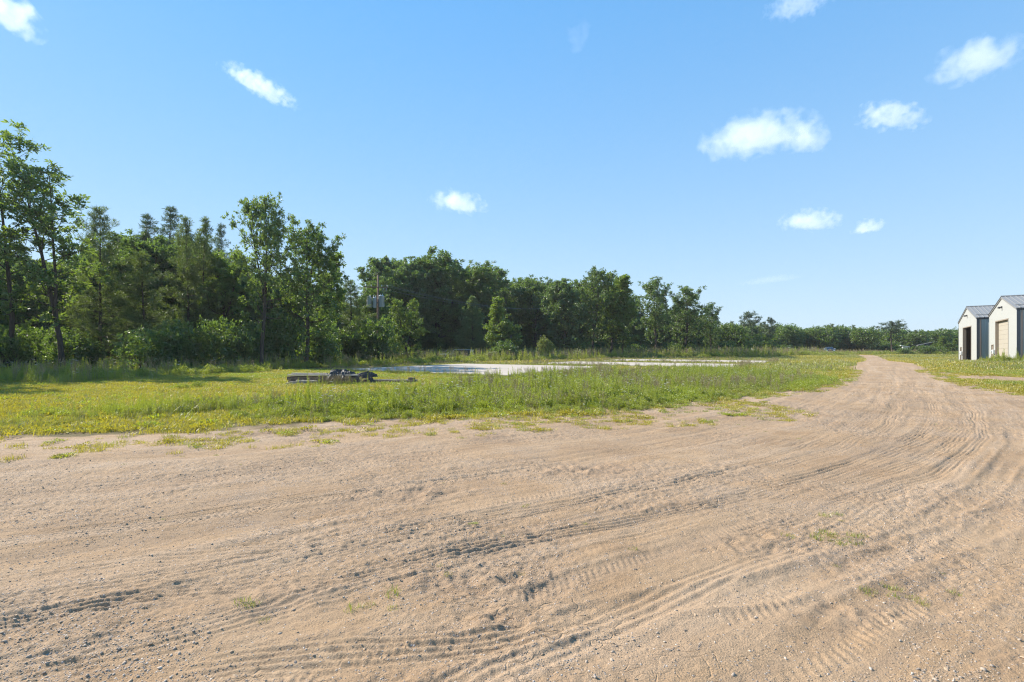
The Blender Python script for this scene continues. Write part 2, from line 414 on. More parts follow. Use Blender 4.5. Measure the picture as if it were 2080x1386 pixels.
def dirt_material():
    m, h, out = newmat('sandy ground')
    P = h.n('ShaderNodeNewGeometry').outputs['Position']
    big = h.noise(P, .16, 4, .6); mid = h.noise(P, .9, 5, .62); fine = h.noise(P, 9, 5, .7); grain = h.noise(P, 90, 3, .7); gr2 = h.noise(P, 320, 2, .7)
    A = lambda n: h.n('ShaderNodeAttribute', attribute_name=n).outputs['Fac']
    dm, lo, pk, cl = A('dirt'), A('loose'), A('packed'), A('clod')
    c = h.mix(h.ramp(big, [(.35, 0), (.65, 1)]), (0.3570, 0.2278, 0.1235), (0.3950, 0.2592, 0.1490))
    c = h.mix(h.ramp(mid, [(.4, 0), (.75, 1)]), c, (0.4430, 0.3135, 0.1980))
    c = h.mix(h.math('MULTIPLY', h.ramp(mid, [(.28, 1), (.46, 0)]), .6), c, (0.2880, 0.1881, 0.1127))
    sk = A('streak')
    c = h.mix(h.math('MULTIPLY', h.ramp(sk, [(.55, 0), (.9, 1)]), .55), c, (0.4810, 0.3501, 0.2372))
    c = h.mix(h.math('MULTIPLY', h.ramp(sk, [(.12, 1), (.42, 0)]), .5), c, (0.2830, 0.2017, 0.1343))
    # stony grey patches
    st = h.ramp(h.noise(P, .55, 5, .65, .6), [(.5, 0), (.66, 1)])
    st = h.math('MAXIMUM', h.math('MULTIPLY', st, .75), h.math('MULTIPLY', cl, .5))
    vo = h.n('ShaderNodeTexVoronoi', feature='F1', i={'Scale': 62.0, 'Randomness': 1.0}); h.link(P, vo.inputs['Vector'])
    vcol = h.n('ShaderNodeSeparateColor'); h.link(vo.outputs['Color'], vcol.inputs[0])
    stone = h.mix(vcol.outputs[0], (.16, .14, .13), (.46, .42, .38))
    stone = h.mix(h.math('GREATER_THAN', vcol.outputs[1], .85), stone, (.62, .58, .54))
    smask = h.math('MULTIPLY', h.math('GREATER_THAN', vcol.outputs[2], h.math('SUBTRACT', .93, h.math('MULTIPLY', st, .6))), h.math('LESS_THAN', vo.outputs['Distance'], .42))
    c = h.mix(h.math('MULTIPLY', smask, .8), c, stone)
    dk = h.ramp(h.noise(P, .33, 5, .68, .4), [(.52, 0), (.7, 1)])
    c = h.mix(h.math('MULTIPLY', dk, .55), c, (.235, .155, .092))
    c = h.mix(h.math('MULTIPLY', st, .3), c, (0.3410, 0.2654, 0.2038))
    c = h.mix(h.math('MULTIPLY', lo, .45), c, (.33, .225, .145))
    c = h.mix(h.math('MULTIPLY', pk, .3), c, (0.4430, 0.3177, 0.2097))
    c = h.mix(h.math('MULTIPLY', h.ramp(grain, [(.36, 1), (.54, 0)]), .5), c, (.20, .135, .085))  # tiny shadows between soil grains, painted as dark specks into the colour
    c = h.mix(h.math('MULTIPLY', h.ramp(fine, [(.55, 0), (.75, 1)]), .3), c, (0.4810, 0.3501, 0.2313))
    # cracks in the dried crust
    wp = h.n('ShaderNodeVectorMath', operation='ADD'); h.link(P, wp.inputs[0])
    wn = h.n('ShaderNodeTexNoise', i={'Scale': 3.0, 'Detail': 3.0}); h.link(P, wn.inputs['Vector'])
    ws = h.n('ShaderNodeVectorMath', operation='SCALE', i={'Scale': .35}); h.link(wn.outputs['Color'], ws.inputs[0]); h.link(ws.outputs[0], wp.inputs[1])
    mp = h.n('ShaderNodeMapping', i={'Rotation': (0, 0, R(-14)), 'Scale': (4.5, 12.0, 1.0)}); h.link(wp.outputs[0], mp.inputs['Vector'])
    vc = h.n('ShaderNodeTexVoronoi', feature='DISTANCE_TO_EDGE', i={'Scale': 1.0}); h.link(mp.outputs[0], vc.inputs['Vector'])
    crk = h.ramp(vc.outputs['Distance'], [(.0, 1), (.035, 0)])
    cm = h.math('MULTIPLY', h.ramp(h.noise(P, .5, 3, .5), [(.42, 0), (.6, 1)]), h.ramp(h.noise(P, 4.0, 3, .6), [(.42, 0), (.58, 1)]))
    crk = h.math('MULTIPLY', crk, cm)
    # sod under the grass
    sod = h.mix(h.noise(P, 5, 4, .7), (.085, .07, .035), (.17, .13, .055))
    sod = h.mix(h.math('MULTIPLY', h.ramp(mid, [(.45, 0), (.65, 1)]), .5), sod, (.28, .22, .13))
    col = h.mix(dm, sod, c)
    ht = h.math('ADD', h.math('MULTIPLY', grain, .55), h.math('MULTIPLY', fine, .55))
    ht = h.math('ADD', ht, h.math('MULTIPLY', gr2, .12))
    sb = h.math('MULTIPLY', smask, h.math('SUBTRACT', .5, vo.outputs['Distance']))
    ht = h.math('ADD', ht, h.math('MULTIPLY', sb, .9))
    ht = h.math('SUBTRACT', ht, h.math('MULTIPLY', crk, .5))
    bp = h.n('ShaderNodeBump', i={'Strength': 1.0, 'Distance': .02, 'Height': ht})
    b = h.n('ShaderNodeBsdfPrincipled', i={'Base Color': col, 'Roughness': .95, 'Specular IOR Level': .15, 'Normal': bp.outputs[0]})
    h.link(b.outputs[0], out.inputs[0])
    return m
M['dirt'] = dirt_material()

# ------------------------------------------------------------------ ground (one sheet, split where the dirt meets the sod)
def build_ground():
    ys = [-30, -22, -15, -10, -7, -5, -3.5, -2.5, -1.6, -1, -.5, 0, .4, .8, 1.1, 1.4, 1.6]
    y = 1.6
    while y < 26: y += max(.006, .00165 * y ** 1.5); ys.append(y)
    while y < 1600: y *= 1.045; ys.append(y)
    ys = np.array(ys)
    hw = np.where(ys > 1.6, 1.15 * ys + 2.6, 2.6 + 1.84 + (1.6 - ys) * 2.2)
    NCOL = 1400
    s = np.linspace(-1, 1, NCOL)
    X = hw[:, None] * s[None, :]; Y = np.repeat(ys[:, None], NCOL, 1)
    x = X.ravel(); y = Y.ravel()
    z = base_z(x, y)
    h, lo, pk, cl, sk = ground_detail(x, y)
    sd = dirt_sd(x, y)
    sp = poly_sd(SPUR, x, y) + .8 * fbm(x * .6, y * .6, 3, 15)
    sd = np.maximum(sd, sp)
    soft = np.clip(y / 14, .6, 3)
    dm = sstep(-1.5, -.35, sd / soft + .9 * fbm(x * 3, y * 3, 3, 91))
    z = z + h * np.clip(.25 + sstep(-1, .5, sd), 0, 1)
    V = np.stack([x, y, z], 1)
    nr = len(ys)
    i = (np.arange(nr - 1)[:, None] * NCOL + np.arange(NCOL - 1)[None, :]).ravel()
    Q = np.stack([i, i + 1, i + NCOL + 1, i + NCOL], 1)
    dq = (sd[i] + sd[i + NCOL + 1]) > 0
    out = []
    for name, sel in (('dirt_road', dq), ('ground', ~dq)):
        q = Q[sel]; used = np.zeros(len(V), bool); used[q.ravel()] = True
        remap = np.cumsum(used) - 1
        me = mesh(name, V[used], remap[q], M['dirt'], True)
        for an, av in (('dirt', dm), ('loose', lo), ('packed', pk), ('clod', cl), ('streak', sk)):
            a = me.attributes.new(an, 'FLOAT', 'POINT'); a.data.foreach_set('value', av[used].astype(np.float32))
        o = obj(name, me); out.append(o)
    tag(out[0], 'bare sandy dirt yard and road with tyre tracks and gravel', 'road', kind='structure')
    tag(out[1], 'grassy field ground between the dirt road and the woods', 'ground', kind='structure')
    # coarse height lookup for scattering
    return ys, hw, s, z.reshape(nr, NCOL)
GY, GHW, GS, GZ = build_ground()
def gheight(x, y):
    x = np.asarray(x, float); y = np.asarray(y, float)
    r = np.clip(np.searchsorted(GY, y) - 1, 0, len(GY) - 2)
    fy = np.clip((y - GY[r]) / (GY[r + 1] - GY[r]), 0, 1)
    def row(k):
        c = np.clip((x / GHW[k] + 1) / 2 * (len(GS) - 1), 0, len(GS) - 1.001); ci = c.astype(int); f = c - ci
        return GZ[k, ci] * (1 - f) + GZ[k, ci + 1] * f
    return row(r) * (1 - fy) + row(r + 1) * fy

# ------------------------------------------------------------------ scatter (only for what nobody could count)
def scatter(name, P, rot, scl, idx, protos, label, cat):
    me = bpy.data.meshes.new(name)
    n = len(P)
    me.vertices.add(n); me.vertices.foreach_set('co', np.asarray(P, np.float32).ravel())
    for an, ty, av, key in (('rot', 'FLOAT_VECTOR', rot, 'vector'), ('scl', 'FLOAT_VECTOR', scl, 'vector'), ('idx', 'INT', idx, 'value')):
        a = me.attributes.new(an, ty, 'POINT')
        a.data.foreach_set(key, np.ascontiguousarray(av, np.int32 if ty == 'INT' else np.float32).ravel())
    c = bpy.data.collections.new(name + ' kinds')
    for k, p in enumerate(protos):
        p.name = 'kind%02d ' % k + name
        c.objects.link(p)
    o = obj(name, me)
    ng = bpy.data.node_groups.new(name + ' scatter', 'GeometryNodeTree')
    ng.interface.new_socket('Geometry', in_out='INPUT', socket_type='NodeSocketGeometry')
    ng.interface.new_socket('Geometry', in_out='OUTPUT', socket_type='NodeSocketGeometry')
    N = ng.nodes; L = ng.links
    gi = N.new('NodeGroupInput'); go = N.new('NodeGroupOutput')
    ci = N.new('GeometryNodeCollectionInfo'); ci.inputs['Collection'].default_value = c
    ci.inputs['Separate Children'].default_value = True; ci.inputs['Reset Children'].default_value = True
    ip = N.new('GeometryNodeInstanceOnPoints'); ip.inputs['Pick Instance'].default_value = True
    def na(t, nm):
        a = N.new('GeometryNodeInputNamedAttribute'); a.data_type = t; a.inputs['Name'].default_value = nm
        return a.outputs[0]
    L.new(gi.outputs[0], ip.inputs['Points']); L.new(ci.outputs[0], ip.inputs['Instance'])
    L.new(na('INT', 'idx'), ip.inputs['Instance Index'])
    L.new(na('FLOAT_VECTOR', 'rot'), ip.inputs['Rotation']); L.new(na('FLOAT_VECTOR', 'scl'), ip.inputs['Scale'])
    L.new(ip.outputs[0], go.inputs[0])
    md = o.modifiers.new('scatter', 'NODES'); md.node_group = ng
    tag(o, label, cat, kind='stuff')
    return o

def unit(a): return a / (np.linalg.norm(a, axis=-1, keepdims=True) + 1e-9)

# ------------------------------------------------------------------ grass and weed kinds
def blades(rng, n, rad, h0, h1, w, bend=.5, clump=0.6):
    th = rng.random(n) * 2 * PI; rr = rad * rng.random(n) ** clump
    b = np.stack([rr * np.cos(th), rr * np.sin(th), np.full(n, -.02)], 1)
    a = rng.random(n) * 2 * PI
    out = np.stack([np.cos(a), np.sin(a), np.zeros(n)], 1); side = np.stack([-np.sin(a), np.cos(a), np.zeros(n)], 1)
    H = h0 + (h1 - h0) * rng.random(n); k = bend * rng.random(n) * H
    ww = w * (.6 + .8 * rng.random(n))
    up = np.array([0, 0, 1.0])
    p1 = b + up * (H * .55)[:, None] + out * (k * .3)[:, None]
    p2 = b + up * (H * .95)[:, None] + out * (k)[:, None]
    s1 = side * ww[:, None] * .5; s2 = side * ww[:, None] * .07
    V = np.stack([b - s1, b + s1, p1 - s1 * .85, p1 + s1 * .85, p2 - s2, p2 + s2], 1).reshape(-1, 3)
    i = np.arange(n)[:, None] * 6
    Q = np.concatenate([i + np.array([[0, 1, 3, 2]]), i + np.array([[2, 3, 5, 4]])])
    return V, Q
def leafquads(C, T, L, W, rng, fold=.25, nb=None):
    """leaves with base at C pointing along T"""
    n = len(C); T = unit(T)
    Rn = rng.normal(size=(n, 3))
    if nb is not None: Rn = Rn * .6 + nb
    N_ = unit(Rn - (Rn * T).sum(1, keepdims=True) * T); B = np.cross(N_, T)
    L = np.broadcast_to(L, (n,))[:, None]; W = np.broadcast_to(W, (n,))[:, None]
    m = C + T * L * .5
    V = np.stack([C, m + B * W * .5 + N_ * W * fold, C + T * L, m - B * W * .5 + N_ * W * fold], 1).reshape(-1, 3)
    i = np.arange(n)[:, None] * 4
    return V, i + np.array([[0, 1, 2, 3]])
def proto(name, g, mats): return bpy.data.objects.new(name, g.build(name, mats))

rngA = np.random.default_rng(3)
def k_tuft(seed, n=46, rad=.16, h0=.04, h1=.13, w=.008, mat='g1', bend=.9, extra=None):
    r = np.random.default_rng(seed); g = Geo()
    V, Q = blades(r, n, rad, h0, h1, w, bend); g.add(V, Q, m=0)
    if extra: 
        V, Q = blades(r, n // 5, rad, h0, h1 * 1.1, w * .8, bend); g.add(V, Q, m=1)
    return proto('tuft', g, [M[mat]] + ([M[extra]] if extra else []))
def k_seed(seed, h=.7, mat='g3'):
    r = np.random.default_rng(seed); g = Geo()
    V, Q = blades(r, 34, .14, .2, h * .75, .009, .7); g.add(V, Q, m=0)
    for i in range(9):
        a = r.random() * 2 * PI; k = r.random() * .2; H = h * (.75 + .4 * r.random())
        p0 = np.array([r.normal() * .06, r.normal() * .06, 0])
        P = [p0 + np.array([math.cos(a) * k * t * t, math.sin(a) * k * t * t, H * t]) for t in (0, .35, .7, 1.0)]
        g.tube(P, [.003, .003, .002, .0015], 3, m=1)
        C = np.array([P[2] + (np.array(P[3]) - P[2]) * q for q in np.linspace(.1, 1.05, 14)])
        V, Q = leafquads(C, r.normal(size=(14, 3)) * .6 + np.array([0, 0, 1.]), .04, .012, r); g.add(V, Q, m=2)
    return proto('seed', g, [M[mat], M['straw'], M['brown']])
def k_spike(seed, h=.8, mat='w1', n=90):
    r = np.random.default_rng(seed); g = Geo()
    for j in range(1 + seed % 3):
        hh = h * (1 if j == 0 else .55 + .3 * r.random()); o = r.normal(size=2) * (.0 if j == 0 else .09)
        lean = r.normal(size=2) * .06
        t = np.linspace(0, 1, 6)
        P = np.stack([o[0] + lean[0] * t * t, o[1] + lean[1] * t * t, hh * t], 1)
        g.tube(P, np.linspace(.006, .002, 6), 4, m=0)
        tt = np.linspace(.06, 1, n); az = np.arange(n) * 2.4
        C = np.stack([np.interp(tt, t, P[:, 0]), np.interp(tt, t, P[:, 1]), hh * tt], 1)
        T = np.stack([np.cos(az), np.sin(az), .35 + .9 * tt + r.normal(size=n) * .2], 1)
        L = (.115 - .07 * tt) * (.7 + .6 * r.random(n))
        V, Q = leafquads(C, T, L, L * .2, r, nb=np.array([0, 0, .8])); g.add(V, Q, m=1)
    return proto('spike', g, [M['w1'], M[mat]])
def k_clump(seed, h=.35, rad=.3, n=230, mat='w1', flowers=0, fm='brown', L=.06):
    r = np.random.default_rng(seed); g = Geo()
    th = r.random(n) * 2 * PI; rr = rad * r.random(n) ** .5
    z = h * (1 - (rr / rad) ** 2 * .6) * (.25 + .75 * r.random(n) ** .6)
    C = np.stack([rr * np.cos(th), rr * np.sin(th), z], 1)
    T = np.stack([np.cos(th), np.sin(th), np.full(n, .5)], 1) + r.normal(size=(n, 3)) * .6
    l = L * (.6 + .8 * r.random(n)); V, Q = leafquads(C, T, l, l * .45, r, nb=np.array([0, 0, .7])); g.add(V, Q, m=0)
    for i in range(14):
        a = r.random() * 2 * PI; q = rad * .8 * r.random(); H = h * (.6 + .5 * r.random())
        g.tube([(q * .4 * math.cos(a), q * .4 * math.sin(a), 0), (q * .8 * math.cos(a), q * .8 * math.sin(a), H * .6), (q * math.cos(a), q * math.sin(a), H)], [.004, .003, .002], 3, m=0)
    if flowers:
        th = r.random(flowers) * 2 * PI; rr = rad * .95 * r.random(flowers) ** .5
        for t_, q in zip(th, rr):
            H = h * (1 - (q / rad) ** 2 * .5) * (.85 + .5 * r.random()); c = np.array([q * math.cos(t_), q * math.sin(t_), H])
            g.tube([c * np.array([.7, .7, 0]), c], [.002, .0015], 3, m=0)
            V, Q = leafquads(np.repeat(c[None], 7, 0), r.normal(size=(7, 3)) + np.array([0, 0, .4]), .022, .014, r); g.add(V, Q, m=1)
    return proto('clump', g, [M[mat], M[fm]])
def k_umbel(seed, h=.75):
    r = np.random.default_rng(seed); g = Geo()
    V, Q = blades(r, 14, .1, .1, .4, .008, .8); g.add(V, Q, m=0)
    for i in range(4):
        a = r.random() * 2 * PI; k = .05 + .12 * r.random(); H = h * (.7 + .4 * r.random())
        top = np.array([math.cos(a) * k, math.sin(a) * k, H])
        g.tube([(0, 0, 0), top * np.array([.4, .4, .55]), top], [.004, .003, .002], 3, m=0)
        n = 40; q = .045 * r.random(n) ** .5; t = r.random(n) * 2 * PI
        C = top + np.stack([q * np.cos(t), q * np.sin(t), .012 - q * .2], 1)
        V, Q = leafquads(C, r.normal(size=(n, 3)) * np.array([1, 1, .2]), .014, .012, r, nb=np.array([0, 0, 3.])); g.add(V, Q, m=1)
    return proto('umbel', g, [M['g3'], M['white']])

def pts_in(rng, x0, x1, y0, y1, n):
    return x0 + (x1 - x0) * rng.random(n), y0 + (y1 - y0) * rng.random(n)
def cone(x, y, m=1.12, pad=2.5): return np.abs(x) < y * m + pad

SLABS = [(np.array([-4.6, 51.0]) - 15.5 * U, 15.5, 15.0), (np.array([17.6, 41.5]) - 18.5 * Vv, 9.5, 18.5), (np.array([26.4, 53.8]) - 18.5 * Vv, 9.7, 18.5)]
def on_slab(x, y, pad=.0):
    m = np.zeros(np.shape(x), bool)
    for (o, lu, lv) in SLABS:
        a = (x - o[0]) * U[0] + (y - o[1]) * U[1]; b = (x - o[0]) * Vv[0] + (y - o[1]) * Vv[1]
        m |= (a > -pad) & (a < lu + pad) & (b > -pad) & (b < lv + pad)
    return m
BO = [(np.array([54.06, 54.8]), 11.86, 22.0), (np.array([61.2, 67.4]), 11.86, 22.0)]
def on_bldg(x, y, pad=.15):
    m = np.zeros(np.shape(x), bool)
    for (o, lu, lv) in BO:
        a = (x - o[0]) * U[0] + (y - o[1]) * U[1]; b = (x - o[0]) * Vv[0] + (y - o[1]) * Vv[1]
        m |= (a > -pad) & (a < lu + pad) & (b > -pad) & (b < lv + pad)
    return m
PILE = at(657, 781)
def on_pile(x, y): return (np.abs(x - PILE[0] - 1.0) < 3.0) & (np.abs(y - PILE[1] - .8) < 1.7)

# tall-weed belt in front of the slabs, tall fringe under the trees
WEEDS = [at(470, 862), at(485, 822), at(545, 812), at(620, 812), at(760, 806), at(840, 794), at(930, 780), at(1050, 768), at(1190, 758), at(1300, 755), at(1480, 752.5), at(1600, 760),
         at(1692, 770), at(1692, 782), at(1600, 797), at(1470, 817), at(1380, 828), at(1200, 841), at(1000, 849), at(800, 853), at(600, 862)]
FRINGE = [at(-400, 800), at(0, 786), at(200, 778), at(330, 770), at(420, 762), at(520, 758), at(640, 748), at(760, 744), at(900, 739), at(970, 736), at(1100, 734), at(1250, 729),
          at(1400, 727), at(1560, 727), at(1640, 722.5), (100, 150), (-20, 100), (-40, 60), (-60, 38)]

def scatter_plants():
    rng = np.random.default_rng(11)
    # ---------- short grass
    short = [k_tuft(1), k_tuft(2, mat='g2'), k_tuft(3, mat='g2', extra='straw'), k_tuft(4, mat='g3', h1=.16), k_tuft(5, mat='g1', extra='straw'),
             k_tuft(6, n=60, rad=.5, h0=.06, h1=.2, w=.02, mat='g1', extra='straw'), k_tuft(7, n=60, rad=.5, h0=.06, h1=.2, w=.022, mat='g2'), k_tuft(8, n=60, rad=.5, h0=.08, h1=.3, w=.022, mat='g3', extra='straw'),
             k_clump(9, .07, .2, 90, 'g2', L=.05), k_clump(10, .08, .2, 90, 'w2', L=.05)]
    X = []; Y = []; I = []; S = []
    x, y = pts_in(rng, -42, 46, 7, 40, 260000)
    sd = np.maximum(dirt_sd(x, y), poly_sd(SPUR, x, y) + .5 * fbm(x * .6, y * .6, 2, 15))
    keep = cone(x, y) & ~on_slab(x, y, -.1) & ~on_bldg(x, y)
    n1 = fbm(x * .55, y * .55, 3, 61); n2 = fbm(x * 1.7, y * 1.7, 2, 62)
    pr = np.where(sd < 0, .62 * sstep(-.45, .35, n1 + n2 * .6 - (sd + .5) * .22) , 0)
    band = np.where(x > 8, .7, np.clip(y * .26, 1.5, 4.6))                       # sparse creeping tufts out on the dirt
    edge = (sd >= 0) & (sd < band)
    pr = np.where(edge, .5 * sstep(.1, .4, n1 * .5 + n2 * .9 + 1.1 * fbm(x * 4.2, y * 4.2, 2, 64) + .5 - sd / band * .62) , pr)
    keep &= rng.random(len(x)) < pr
    keep &= ~((poly_sd(WEEDS, x, y) > .6) & (rng.random(len(x)) < .6))
    x, y, sd, n1, n2 = x[keep], y[keep], sd[keep], n1[keep], n2[keep]
    ly = sstep(3, -3, x) * sstep(30, 18, y)                # the sun-dried strip on the left
    yel = sstep(-.25, .35, n1 + .35 * n2 + .6 * ly + .06 + .55 * (sd > -1.4) * sstep(6, -2, x) + .2 * (sd > -.8)) 
    u = rng.random(len(x)); u2 = rng.random(len(x))
    idx = np.where(u < yel * .88, np.where(u2 < .5, 1, np.where(u2 < .88, 2, 8)), np.where(u2 < .4, 0, np.where(u2 < .6, 3, np.where(u2 < .8, 4, 9))))
    edge_s = np.where(sd > 0, .75, 1.0)
    X.append(x); Y.append(y); I.append(idx); S.append((.6 + .7 * rng.random(len(x))) * edge_s * np.where(sd > 0, .75 + .3 * rng.random(len(x)), 1))
    # single tufts on the yard
    x, y = pts_in(rng, -14, 16, 2.6, 13, 420); m = (dirt_sd(x, y) > .8) & (fbm(x * .5, y * .5, 2, 71) > .05) & (rng.random(420) < .8)
    x, y = x[m], y[m]; X.append(x); Y.append(y); I.append(rng.choice([0, 4, 9, 3], len(x))); S.append(.12 + .16 * rng.random(len(x)))
    for (px, py, k) in ((1690, 1092, 7), (1700, 1100, 8), (1812, 1205, 5), (1862, 1208, 6), (490, 1240, 4), (750, 1240, 4), (1685, 1050, 3)):
        cx, cy = at(px, py); X.append(cx + rng.normal(size=k) * .12); Y.append(cy + rng.normal(size=k) * .08); I.append(rng.choice([0, 4, 3], k)); S.append(.2 + .2 * rng.random(k))
    # far turf
    x, y = pts_in(rng, -40, 175, 38, 165, 120000)
    sd = np.maximum(dirt_sd(x, y), poly_sd(SPUR, x, y) + .5 * fbm(x * .6, y * .6, 2, 15))
    n1 = fbm(x * .12, y * .12, 3, 63)
    k = (sd < -.45) & (x < y * 1.15 + 5) & (x > y * .02 - 12) & ~on_slab(x, y, -.2) & ~on_bldg(x, y, .3) & (rng.random(len(x)) < 1.15 - y / 220)
    x, y, n1 = x[k], y[k], n1[k]
    u = rng.random(len(x)); yel = sstep(-.35, .3, n1 + .2)
    X.append(x); Y.append(y); I.append(np.where(u < yel * .85, 6, np.where(rng.random(len(x)) < .6, 5, 7))); S.append(.7 + .6 * rng.random(len(x)))
    X, Y, I, S = map(np.concatenate, (X, Y, I, S))
    P = np.stack([X, Y, gheight(X, Y)], 1); n = len(X)
    rot = np.stack([rng.normal(size=n) * .08, rng.normal(size=n) * .08, rng.random(n) * 2 * PI], 1)
    scatter('grass', P, rot, np.repeat(S[:, None], 3, 1) * np.stack([np.ones(n), np.ones(n), (.8 + .5 * rng.random(n)) * np.where((Y < 40) & (dirt_sd(X, Y) > 0), .8, 1.0)], 1), I, short,
            'short yellow green turf grass and tufts creeping onto the dirt', 'grass')
    # ---------- tall weeds
    tall = [k_seed(21), k_seed(22, .8, 'g1'), k_spike(23), k_spike(24, .7, 'w2'), k_clump(25, .4, .32, 260, 'w1', 12), k_clump(26, .35, .34, 260, 'w2', 0), k_clump(27, .36, .3, 230, 'w1', 30),
            k_umbel(28), k_tuft(29, 60, .2, .2, .5, .011, 'g3', .7, 'straw'), k_tuft(30, 60, .2, .2, .5, .011, 'g1', .7, 'brown'), k_clump(31, .5, .3, 260, 'g3', 0, L=.08), k_spike(32, 1.0, 'w1', 120)]
    X = []; Y = []; I = []; S = []
    x, y = pts_in(rng, -14, 26, 10, 44, 60000)
    sd = poly_sd(WEEDS, x, y) + .5 * fbm(x * .7, y * .7, 2, 81)
    k = (sd > 0) & ~on_slab(x, y, .05) & ~(on_pile(x, y) & (rng.random(len(x)) < .93)) & (dirt_sd(x, y) < 0) & (rng.random(len(x)) < .85)
    x, y, sd = x[k], y[k], sd[k]
    A = fbm(x * .35, y * .35, 3, 82); B = fbm(x * .8, y * .8, 2, 83); u = rng.random(len(x))
    idx = np.where(A > .12, rng.choice([2, 4, 5, 10, 3], len(x)), np.where(A > -.15, rng.choice([4, 6, 6, 8, 9, 5], len(x)), rng.choice([6, 8, 1, 0, 5, 5, 3], len(x))))
    idx = np.where(B > .32, 5, idx); idx = np.where((B < -.35) & (u < .6), rng.choice([6, 6, 5], len(x)), idx); idx = np.where(u < .03, 7, idx); idx = np.where((u > .94), 11, idx)
    s = (.5 + .45 * rng.random(len(x))) * (.4 + .6 * sstep(0, 1.8, sd)) * np.where(x < 4, .95, .8)
    X.append(x); Y.append(y); I.append(idx); S.append(s)
    # weeds in clumps on the left strip
    for (pa, pb, cnt, kinds, sc_) in (((300, 845), (470, 832), 120, [2, 8, 3, 9], .6), ((0, 850), (300, 838), 110, [3, 9, 8, 5], .45), ((380, 835), (475, 826), 90, [6, 6, 9], .6), ((200, 850), (300, 830), 40, [5, 2], .5),
                                (( -100, 872), (160, 862), 80, [8, 9], .3), ((395, 790), (412, 786), 8, [5, 10], .55), ((1600, 795), (1690, 772), 120, [5, 3], .6)):
        (xa, ya), (xb, yb) = at(*pa), at(*pb); t = rng.random(cnt)
        X.append(xa + (xb - xa) * t + rng.normal(size=cnt) * .35); Y.append(ya + (yb - ya) * t + rng.normal(size=cnt) * .45); I.append(rng.choice(kinds, cnt)); S.append(sc_ * (.6 + .7 * rng.random(cnt)))
    for (dx, dy, cnt, kinds, sc_) in ((.95, -.75, 70, [1, 0, 9, 1], .5), (-.9, -.95, 16, [1, 9], .3), (1.6, -.5, 34, [6, 9, 1], .35), (3.2, -.35, 40, [8, 9, 6, 1], .35), (1.2, -.9, 14, [3, 5], .4)):
        X.append(PILE[0] + dx + rng.normal(size=cnt) * .5); Y.append(PILE[1] + dy + rng.normal(size=cnt) * .16); I.append(rng.choice(kinds, cnt)); S.append(sc_ * (.6 + .8 * rng.random(cnt)))
    # fringe under the trees and behind the slabs
    x, y = pts_in(rng, -65, 80, 24, 140, 60000)
    sd = poly_sd(FRINGE, x, y) + .9 * fbm(x * .4, y * .4, 2, 84)
    k = (sd > 0) & cone(x, y, 1.2, 4) & ~on_slab(x, y, .1) & (rng.random(len(x)) < np.clip(1.0 - (y - 30) / 130, .25, 1)) & (sd < 26)
    x, y, sd = x[k], y[k], sd[k]; A = fbm(x * .2, y * .2, 3, 85)
    idx = np.where(A > .1, rng.choice([0, 2, 10, 1, 11], len(x)), np.where(A > -.2, rng.choice([0, 1, 8, 2, 7], len(x)), rng.choice([4, 10, 5, 8], len(x))))
    X.append(x); Y.append(y); I.append(idx); S.append((.8 + .6 * rng.random(len(x))) * np.clip(.9 + (y - 30) / 90, .9, 1.7))
    # round slabs, by the buildings, far road edges
    for (o, lu, lv) in SLABS:
        c = 900; t = rng.random(c) * (2 * (lu + lv)); off = .15 + .9 * rng.random(c) ** 1.5
        a = np.where(t < lv, -off, np.where(t < lv + lu, t - lv, np.where(t < 2 * lv + lu, lu + off, t - 2 * lv - lu)))
        b = np.where(t < lv, t, np.where(t < lv + lu, lv + off, np.where(t < 2 * lv + lu, t - lv - lu, -off)))
        px = o[0] + a * U[0] + b * Vv[0]; py = o[1] + a * U[1] + b * Vv[1]
        k = ~on_slab(px, py, .08) & (dirt_sd(px, py) < -.5); px, py = px[k], py[k]
        X.append(px); Y.append(py); I.append(rng.choice([0, 1, 8, 9, 6], len(px))); S.append(.45 + .3 * rng.random(len(px)))
    c = 700; t = rng.random(c) * 20 - 2.0; q = rng.random(c) ** 1.3 * 2.6; A = BO[0][0]
    x = A[0] + t * Vv[0] - q * U[0]; y = A[1] + t * Vv[1] - q * U[1]; X.append(x); Y.append(y); I.append(rng.choice([2, 11, 4, 10, 3], c)); S.append(.7 + .8 * rng.random(c))
    c = 260; t = rng.random(c) * 9; q = rng.random(c) * 1.6 + .1
    x = A[0] + t * U[0] - q * Vv[0]; y = A[1] + t * U[1] - q * Vv[1]; k = rng.random(c) < np.clip(1.1 - t / 8, .12, 1); X.append(x[k]); Y.append(y[k]); I.append(rng.choice([2, 4, 10, 8], k.sum())); S.append(.5 + .6 * rng.random(k.sum()))
    A = BO[1][0]; c = 160; t = rng.random(c) * 10; q = rng.random(c) * 1.6 + .1
    x = A[0] + t * Vv[0] - q * U[0]; y = A[1] + t * Vv[1] - q * U[1]; X.append(x); Y.append(y); I.append(rng.choice([2, 4, 8], c)); S.append(.5 + .5 * rng.random(c))
    # far meadow strip before the wood
    x, y = pts_in(rng, 30, 190, 90, 175, 16000); sd = dirt_sd(x, y)
    k = (sd < -1) & (x < y * 1.05) & (x > y * .42) & (y > 104 + 18 * fbm(x * .03, y * 0 + 3, 2, 5) + .1 * x); x, y = x[k], y[k]
    X.append(x); Y.append(y); I.append(rng.choice([0, 8, 4, 10, 9], len(x))); S.append(1.2 + .7 * rng.random(len(x)))
    X, Y, I, S = map(np.concatenate, (X, Y, I, S))
    n = len(X); P = np.stack([X, Y, gheight(X, Y)], 1)
    rot = np.stack([rng.normal(size=n) * .07, rng.normal(size=n) * .07, rng.random(n) * 2 * PI], 1)
